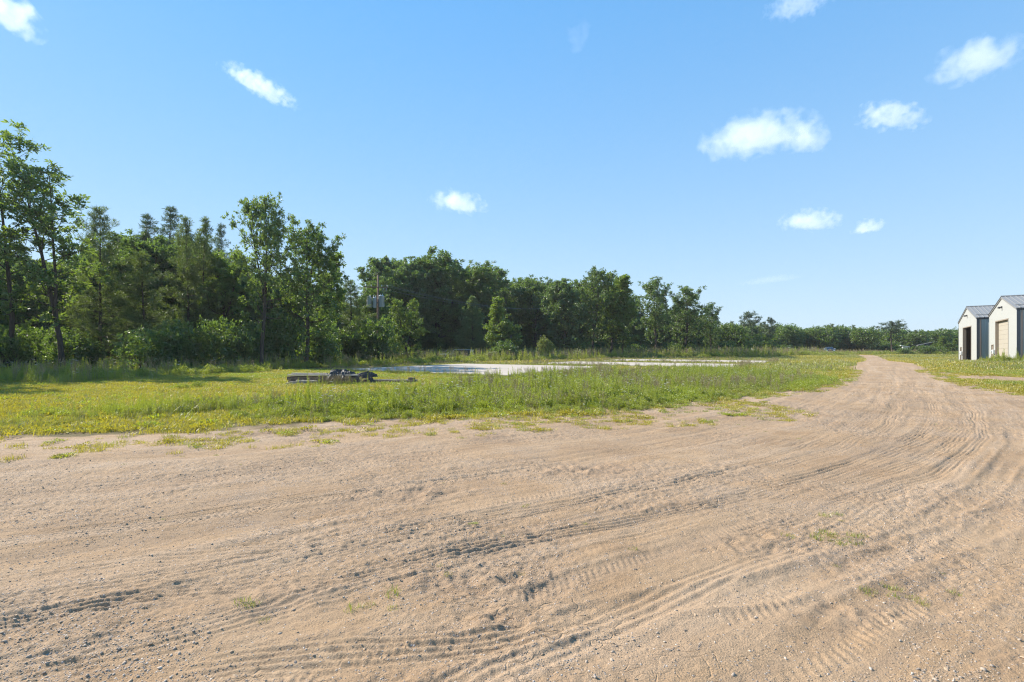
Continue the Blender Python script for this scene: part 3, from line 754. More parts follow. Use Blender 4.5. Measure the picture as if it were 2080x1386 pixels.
    scatter('weeds', P, rot, np.repeat(S[:, None], 3, 1) * np.stack([np.ones(n), np.ones(n), .85 + .35 * rng.random(n)], 1), I, tall,
            'tall mixed green weeds and seeding grasses of the field', 'weeds')
    # ---------- pebbles
    peb = []
    cols = [(.36, .29, .225), (.23, .19, .155), (.50, .42, .34), (.40, .29, .19), (.30, .245, .195)]
    for k, c in enumerate(cols):
        mt = simple('pebble %d' % k, c, .85, var=.25, scale=30, spec=.25)
        r = np.random.default_rng(90 + k); t = (1 + 5 ** .5) / 2
        ico = unit(np.array([(-1, t, 0), (1, t, 0), (-1, -t, 0), (1, -t, 0), (0, -1, t), (0, 1, t), (0, -1, -t), (0, 1, -t), (t, 0, -1), (t, 0, 1), (-t, 0, -1), (-t, 0, 1)], float))
        tri = [(0, 11, 5), (0, 5, 1), (0, 1, 7), (0, 7, 10), (0, 10, 11), (1, 5, 9), (5, 11, 4), (11, 10, 2), (10, 7, 6), (7, 1, 8), (3, 9, 4), (3, 4, 2), (3, 2, 6), (3, 6, 8), (3, 8, 9), (4, 9, 5), (2, 4, 11), (6, 2, 10), (8, 6, 7), (9, 8, 1)]
        V = ico * (1 + .28 * r.normal(size=(12, 1))) * np.array([1, .75, .5]); g = Geo(); g.add(V, None, tri)
        me = g.build('pebble', [mt], k % 2 == 0); peb.append(bpy.data.objects.new('pebble', me))
    n0 = 260000; yy = 2.0 + 12 * rng.random(n0) ** 1.7; xx = (rng.random(n0) * 2 - 1) * (yy * 1.1 + 1.2)
    cl = vnoise(xx * .7, yy * .7, 40); q = fbm(xx * .5, yy * .8, 4, 95) + .5 * fbm(xx * 2.2, yy * 2.2, 2, 96)
    k = (rng.random(n0) < .06 + .42 * sstep(.02, .6, q + .6 * (cl - .5))) & (dirt_sd(xx, yy) > .0)
    xx, yy = xx[k], yy[k]; n = len(xx)
    s = .0028 + .003 * rng.random(n) + .009 * rng.random(n) ** 14
    P = np.stack([xx, yy, gheight(xx, yy) + s * .1], 1)
    rot = np.stack([rng.normal(size=n) * .3, rng.normal(size=n) * .3, rng.random(n) * 2 * PI], 1)
    scatter('gravel', P, rot, np.repeat(s[:, None], 3, 1), rng.choice(5, n, p=[.3, .16, .2, .22, .12]), peb, 'loose grey and tan pebbles lying on the dirt', 'gravel')
scatter_plants()

# ------------------------------------------------------------------ trees
def walk(rng, p, d, L, n, gn=.12, up=.05):
    P = [np.array(p, float)]; d = unit(np.array(d, float)); st = L / n
    for i in range(n):
        d = unit(d + rng.normal(size=3) * gn + np.array([0, 0, up])); P.append(P[-1] + d * st)
    return np.array(P)
def interp(P, t):
    f = t * (len(P) - 1); i = min(int(f), len(P) - 2); return P[i] + (P[i + 1] - P[i]) * (f - i)
def rosettes(g, P, D, k, L, W, rng, spread=1.0, up=.15):
    P = np.asarray(P); D = np.asarray(D); n = len(P)
    C = np.repeat(P, k, 0) + rng.normal(size=(n * k, 3)) * L * .25
    T = rng.normal(size=(n * k, 3)) * spread + np.repeat(D, k, 0) * .7 + np.array([0, 0, up - .15])
    l = L * (.6 + .8 * rng.random(n * k))
    V, Q = leafquads(C, T, l, l * W, rng, .18, nb=np.array([0, 0, .5])); g.add(V, Q)
def prof_oval(t): return max(.12, math.sin(PI * min(1, max(0, t * .93 + .05))) ** .7)
def prof_top(t): return max(.15, (math.sin(PI * min(1, t * .8 + .12))) ** .6 * (.55 + .5 * t))
def prof_cone(t): return max(.08, (1 - t) ** .75)
def prof_low(t): return max(.12, (1 - t) ** .5 * (.75 + .25 * math.sin(PI * t)))

def decid(seed, H=14, Rr=4, clear=.3, nprim=26, tr=.18, prof=prof_oval, lean=(0, 0), fork=0, k=7, L=.22, W=.42, dens=1.0, el=(5, 60), mat='oak', bark='bark', jit=.3, gn=.05):
    rng = np.random.default_rng(seed); T = Geo(); C = Geo(); RP = []; RD = []
    trunks = [walk(rng, (0, 0, -.3), (lean[0], lean[1], 1), H * .97, 16, gn, .06)]
    if fork:
        i = int(16 * fork); a = rng.random() * 2 * PI
        b = walk(rng, trunks[0][i], (math.cos(a) * .28 + .1, math.sin(a) * .2, 1), H * .95 - trunks[0][i][2], 16 - i, gn, .08)
        trunks.append(b)
    for ti, tp in enumerate(trunks):
        z0 = tp[0][2]; r0 = tr if ti == 0 else tr * .7
        frac = (tp[:, 2]) / H
        T.tube(tp, np.maximum(.012, tr * (1.0 - .9 * np.clip(frac, 0, 1)) * (1 if ti == 0 else .8) * (1 + .5 * np.exp(-np.clip(tp[:, 2], 0, 9) * 2.5))), 8)
        npn = nprim if ti == 0 else nprim // 2
        for i in range(npn):
            tt = ((i + rng.random()) / npn)
            zt = clear + (1 - clear) * tt
            if ti == 1 and zt < fork + .08: continue
            kx = np.searchsorted(tp[:, 2], zt * H * .96); kx = min(max(kx, 1), len(tp) - 1)
            f = (zt * H * .96 - tp[kx - 1][2]) / (tp[kx][2] - tp[kx - 1][2] + 1e-6); p = tp[kx - 1] + (tp[kx] - tp[kx - 1]) * np.clip(f, 0, 1)
            az = i * 2.4 + ti * 1.1 + rng.normal() * jit; e = R(el[0] + (el[1] - el[0]) * tt + rng.normal() * 10)
            ln = Rr * prof(tt) * (.62 + .55 * rng.random())
            d = np.array([math.cos(az) * math.cos(e), math.sin(az) * math.cos(e), math.sin(e)])
            b = walk(rng, p, d, ln, 7, .13, .07)
            rb = max(.012, tr * (1 - .85 * zt) * .42)
            T.tube(b, np.linspace(rb, .008, 8), 5)
            ns = max(2, int((2 + ln * 1.5) * dens))
            for j in range(ns):
                s = .22 + .78 * (j + rng.random()) / ns; q = interp(b, min(s, .999)); dd = unit(unit(b[-1] - b[0]) * .6 + rng.normal(size=3) * np.array([1, 1, .6]))
                l2 = max(.35, ln * (.2 + .28 * rng.random()) * (1.15 - .45 * s)); b2 = walk(rng, q, dd, l2, 4, .18, .06)
                T.tube(b2, np.linspace(rb * .4, .006, 5), 3)
                for w in range(int(2 + 2.4 * rng.random() + l2)):
                    q2 = interp(b2, min(.999, .25 + .75 * rng.random())); d3 = unit(unit(b2[-1] - b2[0]) * .5 + rng.normal(size=3)); l3 = .2 + .35 * rng.random()
                    e3 = q2 + d3 * l3
                    RP += [q2 + d3 * l3 * .55, e3]; RD += [d3, d3]
                RP.append(b2[-1]); RD.append(unit(b2[-1] - b2[-2]))
            RP.append(b[-1]); RD.append(unit(b[-1] - b[-2]))
        for _ in range(10): RP.append(tp[-1] + rng.normal(size=3) * np.array([.35, .35, .3])); RD.append(np.array([0, 0, 1.]))
    rosettes(C, RP, RD, k, L, W, rng)
    return T.build('trunk', [M[bark]], True), C.build('crown', [M[mat]])

def pine(seed, H=13, Rr=2.2, clear=.2, nw=24, tr=.14, prof=prof_cone, dens=1.0, el=(-8, 45), k=10, L=.26, W=.16, mat='pine', bark='bark', ragged=.5, turn=.12):
    rng = np.random.default_rng(seed); T = Geo(); C = Geo(); RP = []; RD = []
    tp = walk(rng, (0, 0, -.3), (rng.normal() * .03, rng.normal() * .03, 1), H + .3, 14, .015, .1)
    T.tube(tp, np.maximum(.012, tr * (1 - .93 * np.linspace(0, 1, 15))), 7)
    for i in range(nw):
        tt = (i + .3 * rng.random()) / nw; zt = clear + (1 - clear) * tt; p = interp(tp, min(zt, .999))
        nb = 4 + (rng.random() < .5)
        for j in range(nb):
            az = j * 2 * PI / nb + i * 1.3 + rng.normal() * .3; e = R(el[0] + (el[1] - el[0]) * tt ** 1.5 + rng.normal() * 8)
            ln = Rr * prof(tt) * (1 - ragged + 2 * ragged * rng.random() ** 1.3) + .12
            if rng.random() < ragged * .25: ln *= .4
            d = np.array([math.cos(az) * math.cos(e), math.sin(az) * math.cos(e), math.sin(e)])
            b = walk(rng, p, d, ln, 5, .08, turn); T.tube(b, np.linspace(max(.008, tr * .22 * (1 - tt)), .005, 6), 4)
            nt = max(2, int((1.2 + ln * 5.2) * dens))
            for w in range(nt):
                s = .22 + .78 * (w + rng.random()) / nt; q = interp(b, min(.999, s)); dd = unit(unit(b[-1] - b[0]) * .8 + rng.normal(size=3) * np.array([.7, .7, .3]) + np.array([0, 0, .25]))
                l2 = (.12 + ln * .2 * rng.random()) * (1.2 - .6 * s); RP += [q + dd * l2, q + dd * l2 * .4]; RD += [dd, dd]
            RP.append(b[-1]); RD.append(unit(b[-1] - b[-2]))
    for _ in range(3): RP.append(tp[-1] + np.array([0, 0, -.12 * _])); RD.append(np.array([0, 0, 1.]))
    rosettes(C, RP, RD, k, L, W, rng, .62, .25)
    return T.build('trunk', [M[bark]], True), C.build('crown', [M[mat]])

def bushm(seed, H=3, Rr=2, n=700, k=7, L=.17, W=.45, mat='bush'):
    rng = np.random.default_rng(seed); T = Geo(); C = Geo()
    lob = [(rng.normal(size=2) * Rr * .38, .3 + .35 * rng.random(), .5 + .3 * rng.random()) for _ in range(7)]
    P = []; D = []
    for i in range(n):
        (cx, cy), hz, rr = lob[rng.integers(7)]
        d = unit(rng.normal(size=3)); q = rr * (.45 + .6 * rng.random() ** .6)
        p = np.array([cx + d[0] * q * Rr * .75, cy + d[1] * q * Rr * .75, H * (hz + d[2] * q * .55)])
        if p[2] < .05: p[2] = .05 + rng.random() * H * .3
        P.append(p); D.append(d)
    for i in range(26):
        p = P[rng.integers(n)]; a = rng.normal(size=2) * .15
        T.tube([(a[0], a[1], -.1), (a[0] + (p[0] - a[0]) * .35, a[1] + (p[1] - a[1]) * .35, p[2] * .55), p], [.035, .022, .006], 4)
    rosettes(C, P, D, k, L, W, rng, 1.0, .1)
    return T.build('trunk', [M['bark']], True), C.build('crown', [M[mat]])

SP = {}   # kind: (function result, nominal height, nominal half width)
def species(key, res, H, Rr): SP[key] = (res, H, Rr)
species('openoak', decid(101, 17, 4.2, .22, 30, .17, prof_top, (-.01, 0), 0, 7, .26, .40, .78, (8, 62), 'oak', gn=.03), 17, 3.6)
species('forkoak', decid(102, 15.5, 3.6, .25, 30, .16, prof_oval, (.015, 0), .3, 7, .26, .40, .68, (12, 62), 'oak', gn=.028), 15.5, 3.2)
species('bigoak', decid(103, 14.5, 4.6, .26, 34, .24, prof_oval, (.0, 0), .45, 7, .25, .42, .85, (5, 60), 'oak'), 14.5, 4.2)
species('roundoak', decid(104, 13, 4.4, .2, 34, .2, prof_oval, (.02, 0), .3, 8, .24, .45, .95, (0, 60), 'oak2'), 13, 4.2)
species('sunoak', decid(125, 10, 4.0, .12, 34, .15, prof_low, (.02, 0), .3, 8, .22, .45, 1.0, (0, 60), 'light'), 10, 3.8)
species('densea', decid(105, 18, 5.2, .12, 46, .26, prof_oval, (0, 0), .35, 8, .34, .48, 1.0, (0, 65), 'blue'), 18, 5.0)
species('denseb', decid(106, 18, 6.0, .12, 48, .28, prof_top, (.02, 0), .3, 8, .34, .48, 1.0, (-5, 60), 'oak2'), 18, 5.6)
species('tall', decid(107, 14, 3.0, .16, 36, .16, prof_low, (0, 0), .4, 8, .28, .45, 1.05, (10, 65), 'oak'), 14, 2.8)
species('thin', decid(108, 12, 2.4, .3, 24, .11, prof_oval, (-.03, 0), 0, 7, .26, .42, .8, (20, 65), 'blue', 'bark2'), 12, 2.2)
species('lightt', decid(109, 9, 2.6, .06, 36, .12, prof_low, (0, 0), 0, 8, .24, .45, 1.2, (10, 65), 'light'), 9, 2.4)
species('scrag', pine(110, 13, 1.9, .12, 26, .13, prof_low, .8, (-10, 55), 11, .26, .13, 'pine', ragged=.65, turn=.2), 13, 1.9)
species('pinea', pine(111, 11, 2.5, .06, 24, .13, prof_low, 1.0, (-10, 40), 11, .24, .13, 'pine', ragged=.5), 11, 2.4)
species('spruce', pine(112, 15, 2.9, .05, 26, .16, prof_cone, 1.0, (-14, 35), 9, .27, .14, 'pine2', ragged=.5, turn=.07), 15, 2.6)
species('cedar', pine(113, 9, 2.7, .02, 30, .12, prof_cone, 1.5, (0, 45), 11, .24, .2, 'cedar', ragged=.3, turn=.1), 9, 2.5)
species('barepine', decid(124, 11, 2.6, .5, 18, .16, prof_oval, (.02, 0), 0, 9, .3, .25, 1.3, (0, 55), 'pine2', 'bark'), 11, 2.5)
species('umbrella', decid(114, 11, 3.2, .68, 16, .17, prof_top, (.02, 0), 0, 9, .3, .25, 1.2, (5, 25), 'pine2', 'bark'), 11, 3.0)
species('farround', bushm(118, 9, 4.2, 1700, 7, .4, .5, 'oak2'), 9, 4.4)
species('farround2', bushm(119, 9, 3.8, 1500, 7, .4, .5, 'bush'), 9, 4.0)
species('bush', bushm(115, 3, 2, 800), 3, 2)
species('bush2', bushm(116, 3, 1.8, 700, 7, .2, .5, 'oak2'), 3, 1.8)
species('ybush', bushm(117, 3, 1.8, 800, 7, .17, .45, 'ybush'), 3, 1.8)

trng = random.Random(5)
def plant(kind, px, D, top, wid, label, name, cat='tree', group=None, rz=None, pt=None):
    x, y = atd(px, D) if pt is None else pt
    (tm, cm), H0, R0 = SP[kind]
    z = gz(x, y); H = ztop(top, D) - z; sxy = (wid / 2 * D / FOC) / R0
    o = empty(name, (x, y, z), trng.random() * 6.28 if rz is None else rz)
    o.scale = (sxy, sxy, H / H0)
    obj('trunk', tm, o); obj('crown', cm, o)
    tag(o, label, cat, group)
    return o

EDGE = 'trees along the edge of the woods'
FARG = 'trees of the far tree line'
BUSH = 'bushes at the foot of the woods'
T_ = [
 ('openoak', 26, 36, 305, 235, 'tallest tree, thin open crown cut by the left picture edge', 'oak_tree', EDGE, 0.4),
 ('forkoak', 128, 36, 352, 215, 'tall sparse tree with forked leaning trunk, second from the left', 'oak_tree', EDGE, 3.0),
 ('pinea', 205, 41, 425, 150, 'ragged yellow green pine just right of the forked sparse tree', 'pine_tree', EDGE, None),
 ('spruce', 290, 62, 436, 130, 'dark bluish spruce, left one of the distant pair of pointed tops', 'spruce_tree', EDGE, None),
 ('spruce', 338, 64, 420, 140, 'dark bluish spruce, taller right one of the distant pointed pair', 'spruce_tree', EDGE, None),
 ('pinea', 298, 42, 520, 130, 'thin straight pine standing in front of the two dark spruces', 'pine_tree', EDGE, None),
 ('scrag', 385, 46, 448, 95, 'scraggly pine with narrow top, left of the close twin pines', 'pine_tree', EDGE, None),
 ('scrag', 411, 47, 448, 90, 'scraggly pine with narrow top, right of the close twin pines', 'pine_tree', EDGE, None),
 ('spruce', 451, 66, 455, 80, 'small pointed spruce tip showing left of the large oak', 'spruce_tree', EDGE, None),
 ('tall', 455, 47, 505, 140, 'dense leafy tree filling the gap left of the large oak', 'leafy_tree', EDGE, None),
 ('bigoak', 531, 42, 407, 150, 'large oak with dark straight trunk and high airy crown', 'oak_tree', EDGE, 2.2),
 ('roundoak', 622, 45, 466, 175, 'spreading oak right of the large oak, wide limbs', 'oak_tree', EDGE, 1.0),
 ('tall', 668, 52, 517, 110, 'leafy tree behind the right side of the spreading oak', 'leafy_tree', EDGE, None),
 ('pinea', 718, 57, 572, 120, 'bushy pine just left of the pole with transformers', 'pine_tree', EDGE, None),
 ('densea', 778, 84, 526, 125, 'tall rounded tree rising behind the pole with transformers', 'leafy_tree', EDGE, None),
 ('denseb', 888, 88, 532, 150, 'broadest dark round tree at the centre of the woods', 'leafy_tree', EDGE, None),
 ('densea', 836, 86, 540, 100, 'dark tree between the broad central tree and the pole', 'leafy_tree', EDGE, None),
 ('denseb', 985, 92, 556, 128, 'round dark tree right of the broadest central tree', 'leafy_tree', EDGE, None),
 ('thin', 1040, 99, 547, 100, 'thin see-through tree right of the round dark tree', 'leafy_tree', EDGE, None),
 ('roundoak', 1090, 101, 576, 105, 'pale open tree behind the light green sapling', 'leafy_tree', EDGE, None),
 ('sunoak', 830, 59, 612, 96, 'low sunlit leafy tree right of the transformer pole', 'small_tree', EDGE, None),
 ('cedar', 960, 79, 604, 75, 'grey green cone-shaped evergreen behind the utility cabinet', 'cedar_tree', EDGE, None),
 ('lightt', 1022, 74, 606, 96, 'bright green sapling right of the cone-shaped evergreen', 'small_tree', EDGE, None),
 ('densea', 1145, 85, 572, 105, 'full leafy tree left in the group before the sky gap', 'leafy_tree', EDGE, None),
 ('roundoak', 1203, 87, 557, 100, 'tall leafy tree in the middle of the group before the sky gap', 'leafy_tree', EDGE, None),
 ('tall', 1238, 89, 554, 105, 'tallest leafy tree of the group before the sky gap', 'leafy_tree', EDGE, None),
 ('tall', 1268, 90, 562, 84, 'rightmost leafy tree of the group before the sky gap', 'leafy_tree', EDGE, None),
 ('roundoak', 1332, 95, 572, 96, 'lone dark rounded oak right of the narrow sky gap', 'oak_tree', EDGE, None),
 ('roundoak', 1394, 100, 592, 106, 'squat oak beside the lone dark rounded oak', 'oak_tree', EDGE, None),
 ('roundoak', 1444, 104, 621, 66, 'small open tree at the right end of the oak row', 'leafy_tree', EDGE, None),
 ('farround2', 1495, 124, 647, 66, 'bright leafy tree starting the low far tree line', 'leafy_tree', FARG, None),
 ('barepine', 1532, 128, 638, 46, 'bare-trunked tall pine rising above the start of the far tree line', 'pine_tree', FARG, None),
 ('barepine', 1560, 140, 650, 30, 'slim pine with small top, right of the bare-trunked tall pine', 'pine_tree', FARG, None),
 ('farround', 1605, 150, 655, 80, 'round dark far tree right of the slim pine', 'leafy_tree', FARG, None),
 ('farround2', 1660, 152, 660, 75, 'far round tree behind the parked pickup', 'leafy_tree', FARG, None),
 ('farround', 1705, 155, 659, 70, 'far tree above the end of the dirt road, left one', 'leafy_tree', FARG, None),
 ('farround2', 1752, 150, 661, 66, 'far tree above the end of the dirt road, right one', 'leafy_tree', FARG, None),
 ('umbrella', 1812, 140, 657, 62, 'flat-topped pine standing proud of the far tree line', 'pine_tree', FARG, None),
 ('farround2', 1850, 150, 668, 50, 'leafy far tree just right of the flat-topped pine', 'leafy_tree', FARG, None),
 ('farround2', 1902, 152, 664, 52, 'pale far tree with light trunk behind the sloping metal roof', 'leafy_tree', FARG, None),
 ('lightt', 1922, 128, 684, 46, 'bright green far tree nearest the left metal building', 'small_tree', FARG, None),
 ('lightt', 1945, 136, 688, 34, 'bright green far tree half hidden behind the metal building', 'small_tree', FARG, None),
]
for (k, px, D, top, w, lab, nm, grp, rz) in T_:
    plant(k, px, D, top, w, lab, nm, 'tree', grp, rz)
B_ = [
 ('bush', 20, 35, 676, 110, 'dark bush at the left picture edge under the tallest tree'),
 ('bush2', 150, 38, 668, 120, 'dark bush right of the forked trunk foot'),
 ('bush', 70, 40, 655, 120, 'leafy bush between the two sparse tall trunks'),
 ('bush', 290, 36.5, 660, 125, 'sunlit-edged bush below the thin straight pine'),
 ('bush2', 355, 39, 655, 110, 'dark bush below the twin scraggly pines'),
 ('bush', 430, 41, 640, 120, 'leafy bush left of the large oak trunk'),
 ('bush2', 490, 43, 668, 90, 'low dark bush touching the large oak trunk on its left'),
 ('bush', 575, 45, 640, 110, 'leafy bush between the two oak trunks'),
 ('bush2', 655, 47, 650, 95, 'dark bush right of the spreading oak trunk'),
 ('bush', 700, 54, 665, 85, 'leafy bush under the pine by the pole'),
 ('bush', 772, 55, 640, 105, 'bush hiding the foot of the transformer pole'),
 ('bush2', 1022, 70, 692, 66, 'dark round bush below the bright green sapling'),
 ('ybush', 1105, 76, 684, 46, 'yellow green bush standing alone left of the leafy group'),
 ('bush2', 1180, 84, 695, 60, 'dark bush at the feet of the leafy group'),
 ('bush', 1300, 96, 697, 60, 'pale bush in the sky gap left of the lone oak'),
 ('bush', 1372, 99, 694, 60, 'bush between the lone oak and the squat oak'),
 ('bush2', 1470, 116, 694, 60, 'dark bush at the right end of the oak row'),
 ('bush', 1885, 125, 700, 50, 'grey green bush in front of the sloping metal roof'),
 ('bush', 1842, 127, 706, 36, 'low bush hiding the foot of the small pale shed'),
]
for (k, px, D, top, w, lab) in B_:
    plant(k, px, D, top, w, lab, 'bush', 'bush', BUSH)

def woods():
    rng = np.random.default_rng(44)
    kinds = ['densea', 'denseb', 'tall', 'roundoak', 'pinea', 'spruce', 'bush', 'bush2', 'lightt', 'farround', 'farround2']
    pr = []
    for kd in kinds:
        (tm, cm), H0, R0 = SP[kd]
        # trunk and crown of one far tree in one mesh
        g = bpy.data.meshes.new('far ' + kd)
        tv = np.empty(len(tm.vertices) * 3, np.float32); tm.vertices.foreach_get('co', tv)
        cv = np.empty(len(cm.vertices) * 3, np.float32); cm.vertices.foreach_get('co', cv)
        tl = np.empty(len(tm.loops), np.int32); tm.loops.foreach_get('vertex_index', tl)
        cl = np.empty(len(cm.loops), np.int32); cm.loops.foreach_get('vertex_index', cl)
        V = np.concatenate([tv, cv]).reshape(-1, 3)
        me = mesh('far ' + kd, V, [tl.reshape(-1, 4), cl.reshape(-1, 4) + len(tm.vertices)], [tm.materials[0], cm.materials[0]], False,
                  np.concatenate([np.zeros(len(tl) // 4), np.ones(len(cl) // 4)]))
        pr.append(bpy.data.objects.new('far ' + kd, me))
    X = []; Y = []; I = []; S = []
    def add(px, D, top, ks, wf=1.0):
        x, y = atd(px, D); k = kinds.index(ks); H = max(1.2, ztop(top, D) - gz(x, y)); s = H / SP[ks][1]
        X.append(x); Y.append(y); I.append(k); S.append((s * wf, s * wf, s))
    # left depth of the wood: skyline just under the edge trees
    SKY = [(-700, 420), (-250, 400), (-60, 500), (60, 545), (200, 520), (260, 490), (380, 500), (470, 530), (560, 560), (680, 580), (740, 600), (800, 540), (900, 530), (1000, 562), (1100, 582), (1180, 575), (1262, 590), (1294, 645),
           (1350, 622), (1420, 636), (1462, 652), (1600, 660), (1800, 664), (1960, 668), (2300, 660), (2700, 640)]
    sx = [q[0] for q in SKY]; sy = [q[1] for q in SKY]
    front = [(-700, 38), (0, 44), (300, 48), (600, 54), (760, 66), (900, 92), (1100, 102), (1300, 106), (1450, 116), (1600, 150), (1800, 152), (2000, 150), (2700, 130)]
    fx = [q[0] for q in front]; fy = [q[1] for q in front]
    for i in range(520):
        px = -600 + 3100 * rng.random(); D0 = np.interp(px, fx, fy); D = D0 + 3 + (34 if px < 1450 else 60) * rng.random() ** 1.4
        top = np.interp(px, sx, sy) + abs(rng.normal()) * 26 * 60 / D + 4
        ks = rng.choice(['densea', 'denseb', 'tall', 'roundoak', 'pinea', 'spruce', 'lightt'], p=[.2, .2, .2, .16, .1, .08, .06])
        wf = rng.uniform(.9, 1.35)
        if px > 1440: ks = rng.choice(['farround', 'farround2', 'farround', 'farround2', 'pinea'])
        wf *= np.interp(px, [1250, 1500], [1.0, 1.3])
        if px > 1480: top = np.interp(px, sx, sy) + rng.random() * 14 - 3
        add(px, D, top, ks, wf)
    for i in range(420):                                   # underwood
        px = -500 + 2900 * rng.random(); D0 = np.interp(px, fx, fy); D = D0 - 2 + 14 * rng.random()
        hgt = rng.uniform(1.6, 4.2); x, y = atd(px, D); add(px, D, HORIZ - (gz(x, y) + hgt - EYE) * FOC / D, rng.choice(['bush', 'bush2', 'bush', 'lightt']), rng.uniform(.9, 1.4) * (1.8 if px > 1450 else 1))
    for (px, D, top, ks) in ((-300, 27, 270, 'roundoak'), (-400, 24, 240, 'tall'), (-250, 31, 330, 'tall'), (-520, 24, 250, 'roundoak'), (-230, 36, 250, 'roundoak'), (-420, 33, 200, 'densea'), (-120, 40, 330, 'tall'), (-620, 30, 150, 'denseb'), (-330, 42, 260, 'tall')): add(px, D, top, ks, .8)
    P = np.array([(a, b, gz(a, b) - .05) for a, b in zip(X, Y)]); n = len(P)
    rot = np.stack([np.zeros(n), np.zeros(n), rng.random(n) * 6.28], 1)
    scatter('woodland', P, rot, np.array(S), np.array(I), pr, 'deep mixed woodland massed behind the edge trees', 'woods')
woods()

# ------------------------------------------------------------------ concrete slabs
M['concrete'] = simple('concrete', (.45, .395, .335), .98, var=.06, scale=.5, bump=.3, bscale=30, spec=.02, dirt=((.40, .335, .265), .5))
M['steelblue'] = simple('blue grey steel siding', (.40, .44, .42), .5, var=.05, scale=.6)
M['whitesteel'] = simple('off white steel siding', (.355, .362, .345), .5, var=.04, scale=.5)
M['darktrim'] = simple('dark steel trim', (.05, .06, .075), .5, var=.08)
M['roof'] = simple('galvanised roof', (.21, .212, .21), .65, .0, var=.06, scale=.7)
M['tandoor'] = simple('tan door panel', (.36, .325, .265), .55, var=.04, scale=.8)
M['tantrim'] = simple('taupe trim', (.27, .225, .18), .55, var=.06)
M['brownin'] = simple('brown interior board', (.17, .10, .065), .85, var=.15, scale=1.5)
M['black'] = simple('black rubber', (.018, .018, .02), .55, var=.2, scale=4, bump=.4, bscale=14)
M['tarp'] = simple('black tarp', (.045, .043, .042), .62, var=.2, scale=4, bump=1.0, bscale=9, spec=.5)
M['grey'] = simple('grey painted steel', (.42, .46, .48), .45, var=.06, spec=.5)
M['dkgreen'] = simple('dark green steel', (.035, .05, .042), .5, var=.1)
M['wood'] = simple('weathered timber', (.33, .285, .24), .9, var=.3, scale=9, bump=.6, bscale=30, spec=.1)
M['woodd'] = simple('weathered brown timber', (.15, .115, .095), .9, var=.3, scale=9, bump=.6, bscale=30, spec=.1)
M['woodp'] = simple('pale sawn board', (.58, .49, .39), .85, var=.2, scale=9, bump=.4, bscale=30, spec=.15)
M['pole'] = simple('creosoted pole', (.20, .14, .10), .9, var=.3, scale=5, bump=.5, bscale=20, spec=.1)
M['ceramic'] = simple('glazed insulator', (.45, .44, .42), .25, var=.1)
M['wire'] = simple('aluminium wire', (.20, .20, .21), .5, .6)
M['lamp'] = simple('dark lamp housing', (.03, .03, .032), .45)
M['glass'] = simple('dark car glass', (.02, .025, .035), .08, spec=.9)
M['paint'] = simple('grey blue car paint', (.06, .075, .10), .3, .2, spec=.6)
M['chrome'] = simple('chrome', (.7, .7, .72), .18, 1.0)
M['headlight'] = simple('headlamp lens', (.75, .77, .8), .12, spec=.9)
M['whitepl'] = simple('white plastic', (.66, .68, .68), .5, var=.05)

SLAB_LABEL = ['grey concrete slab nearest, left, behind the timber pile', 'middle concrete slab with clean white right end', 'farthest thin concrete slab beyond the middle one']
for (o2, lu, lv), lab in zip(SLABS, SLAB_LABEL):
    g = Geo(); n, m_ = 14, 22
    def P3(a, b, dz):
        x, y = o2 + a * U + b * Vv
        return (x, y, .018 * (y - 8) + .15 + dz)
    g2 = Geo(); b_ = .02
    ring = lambda e, dz: [P3(e, e, dz), P3(lu - e, e, dz), P3(lu - e, lv - e, dz), P3(e, lv - e, dz)]
    V = ring(0, -.6) + ring(0, -b_) + ring(b_, 0)
    Q = []
    for k in (0, 4):
        for i in range(4): Q.append((k + i, k + 4 + i, k + 4 + (i + 1) % 4, k + (i + 1) % 4))
    Q.append((8, 11, 10, 9)); g.add(V, Q)
    tag(obj('concrete_slab', g.build('concrete_slab', [M['concrete']])), lab, 'slab', 'empty concrete slabs in the field')

# ------------------------------------------------------------------ metal buildings (local x along the road front, y inward)
def ribs_wall(g, P0, ex, ez0, L, H, step=.3, dep=.03, nrm=(0, -1, 0), topf=None, m=0):
    """vertical-rib steel sheet: P0 origin, ex direction, up z; topf(s)->height"""
    prof = [(0, 0), (.16, 0), (.19, dep), (.25, dep), (.28, 0)]
    S = []
    s = 0.0
    while s < L - 1e-6:
        for a, d in prof:
            if s + a < L: S.append((s + a, d))
        s += step
    S.append((L, 0))
    S = np.array(S); ex = np.array(ex, float); nr = np.array(nrm, float); P0 = np.array(P0, float)
    lo = P0 + S[:, :1] * ex + S[:, 1:] * nr
    h = np.array([topf(q) if topf else H for q in S[:, 0]])
    hi = lo + h[:, None] * np.array([0, 0, 1.])
    lo = lo + ez0 * np.array([0, 0, 1.]) if np.isscalar(ez0) else lo + np.array([ez0(q) for q in S[:, 0]])[:, None] * np.array([0, 0, 1.])
    n = len(S); i = np.arange(n - 1)[:, None]
    g.add(np.vstack([lo, hi]), np.concatenate([i, i + 1, i + 1 + n, i + n], 1), m=m)

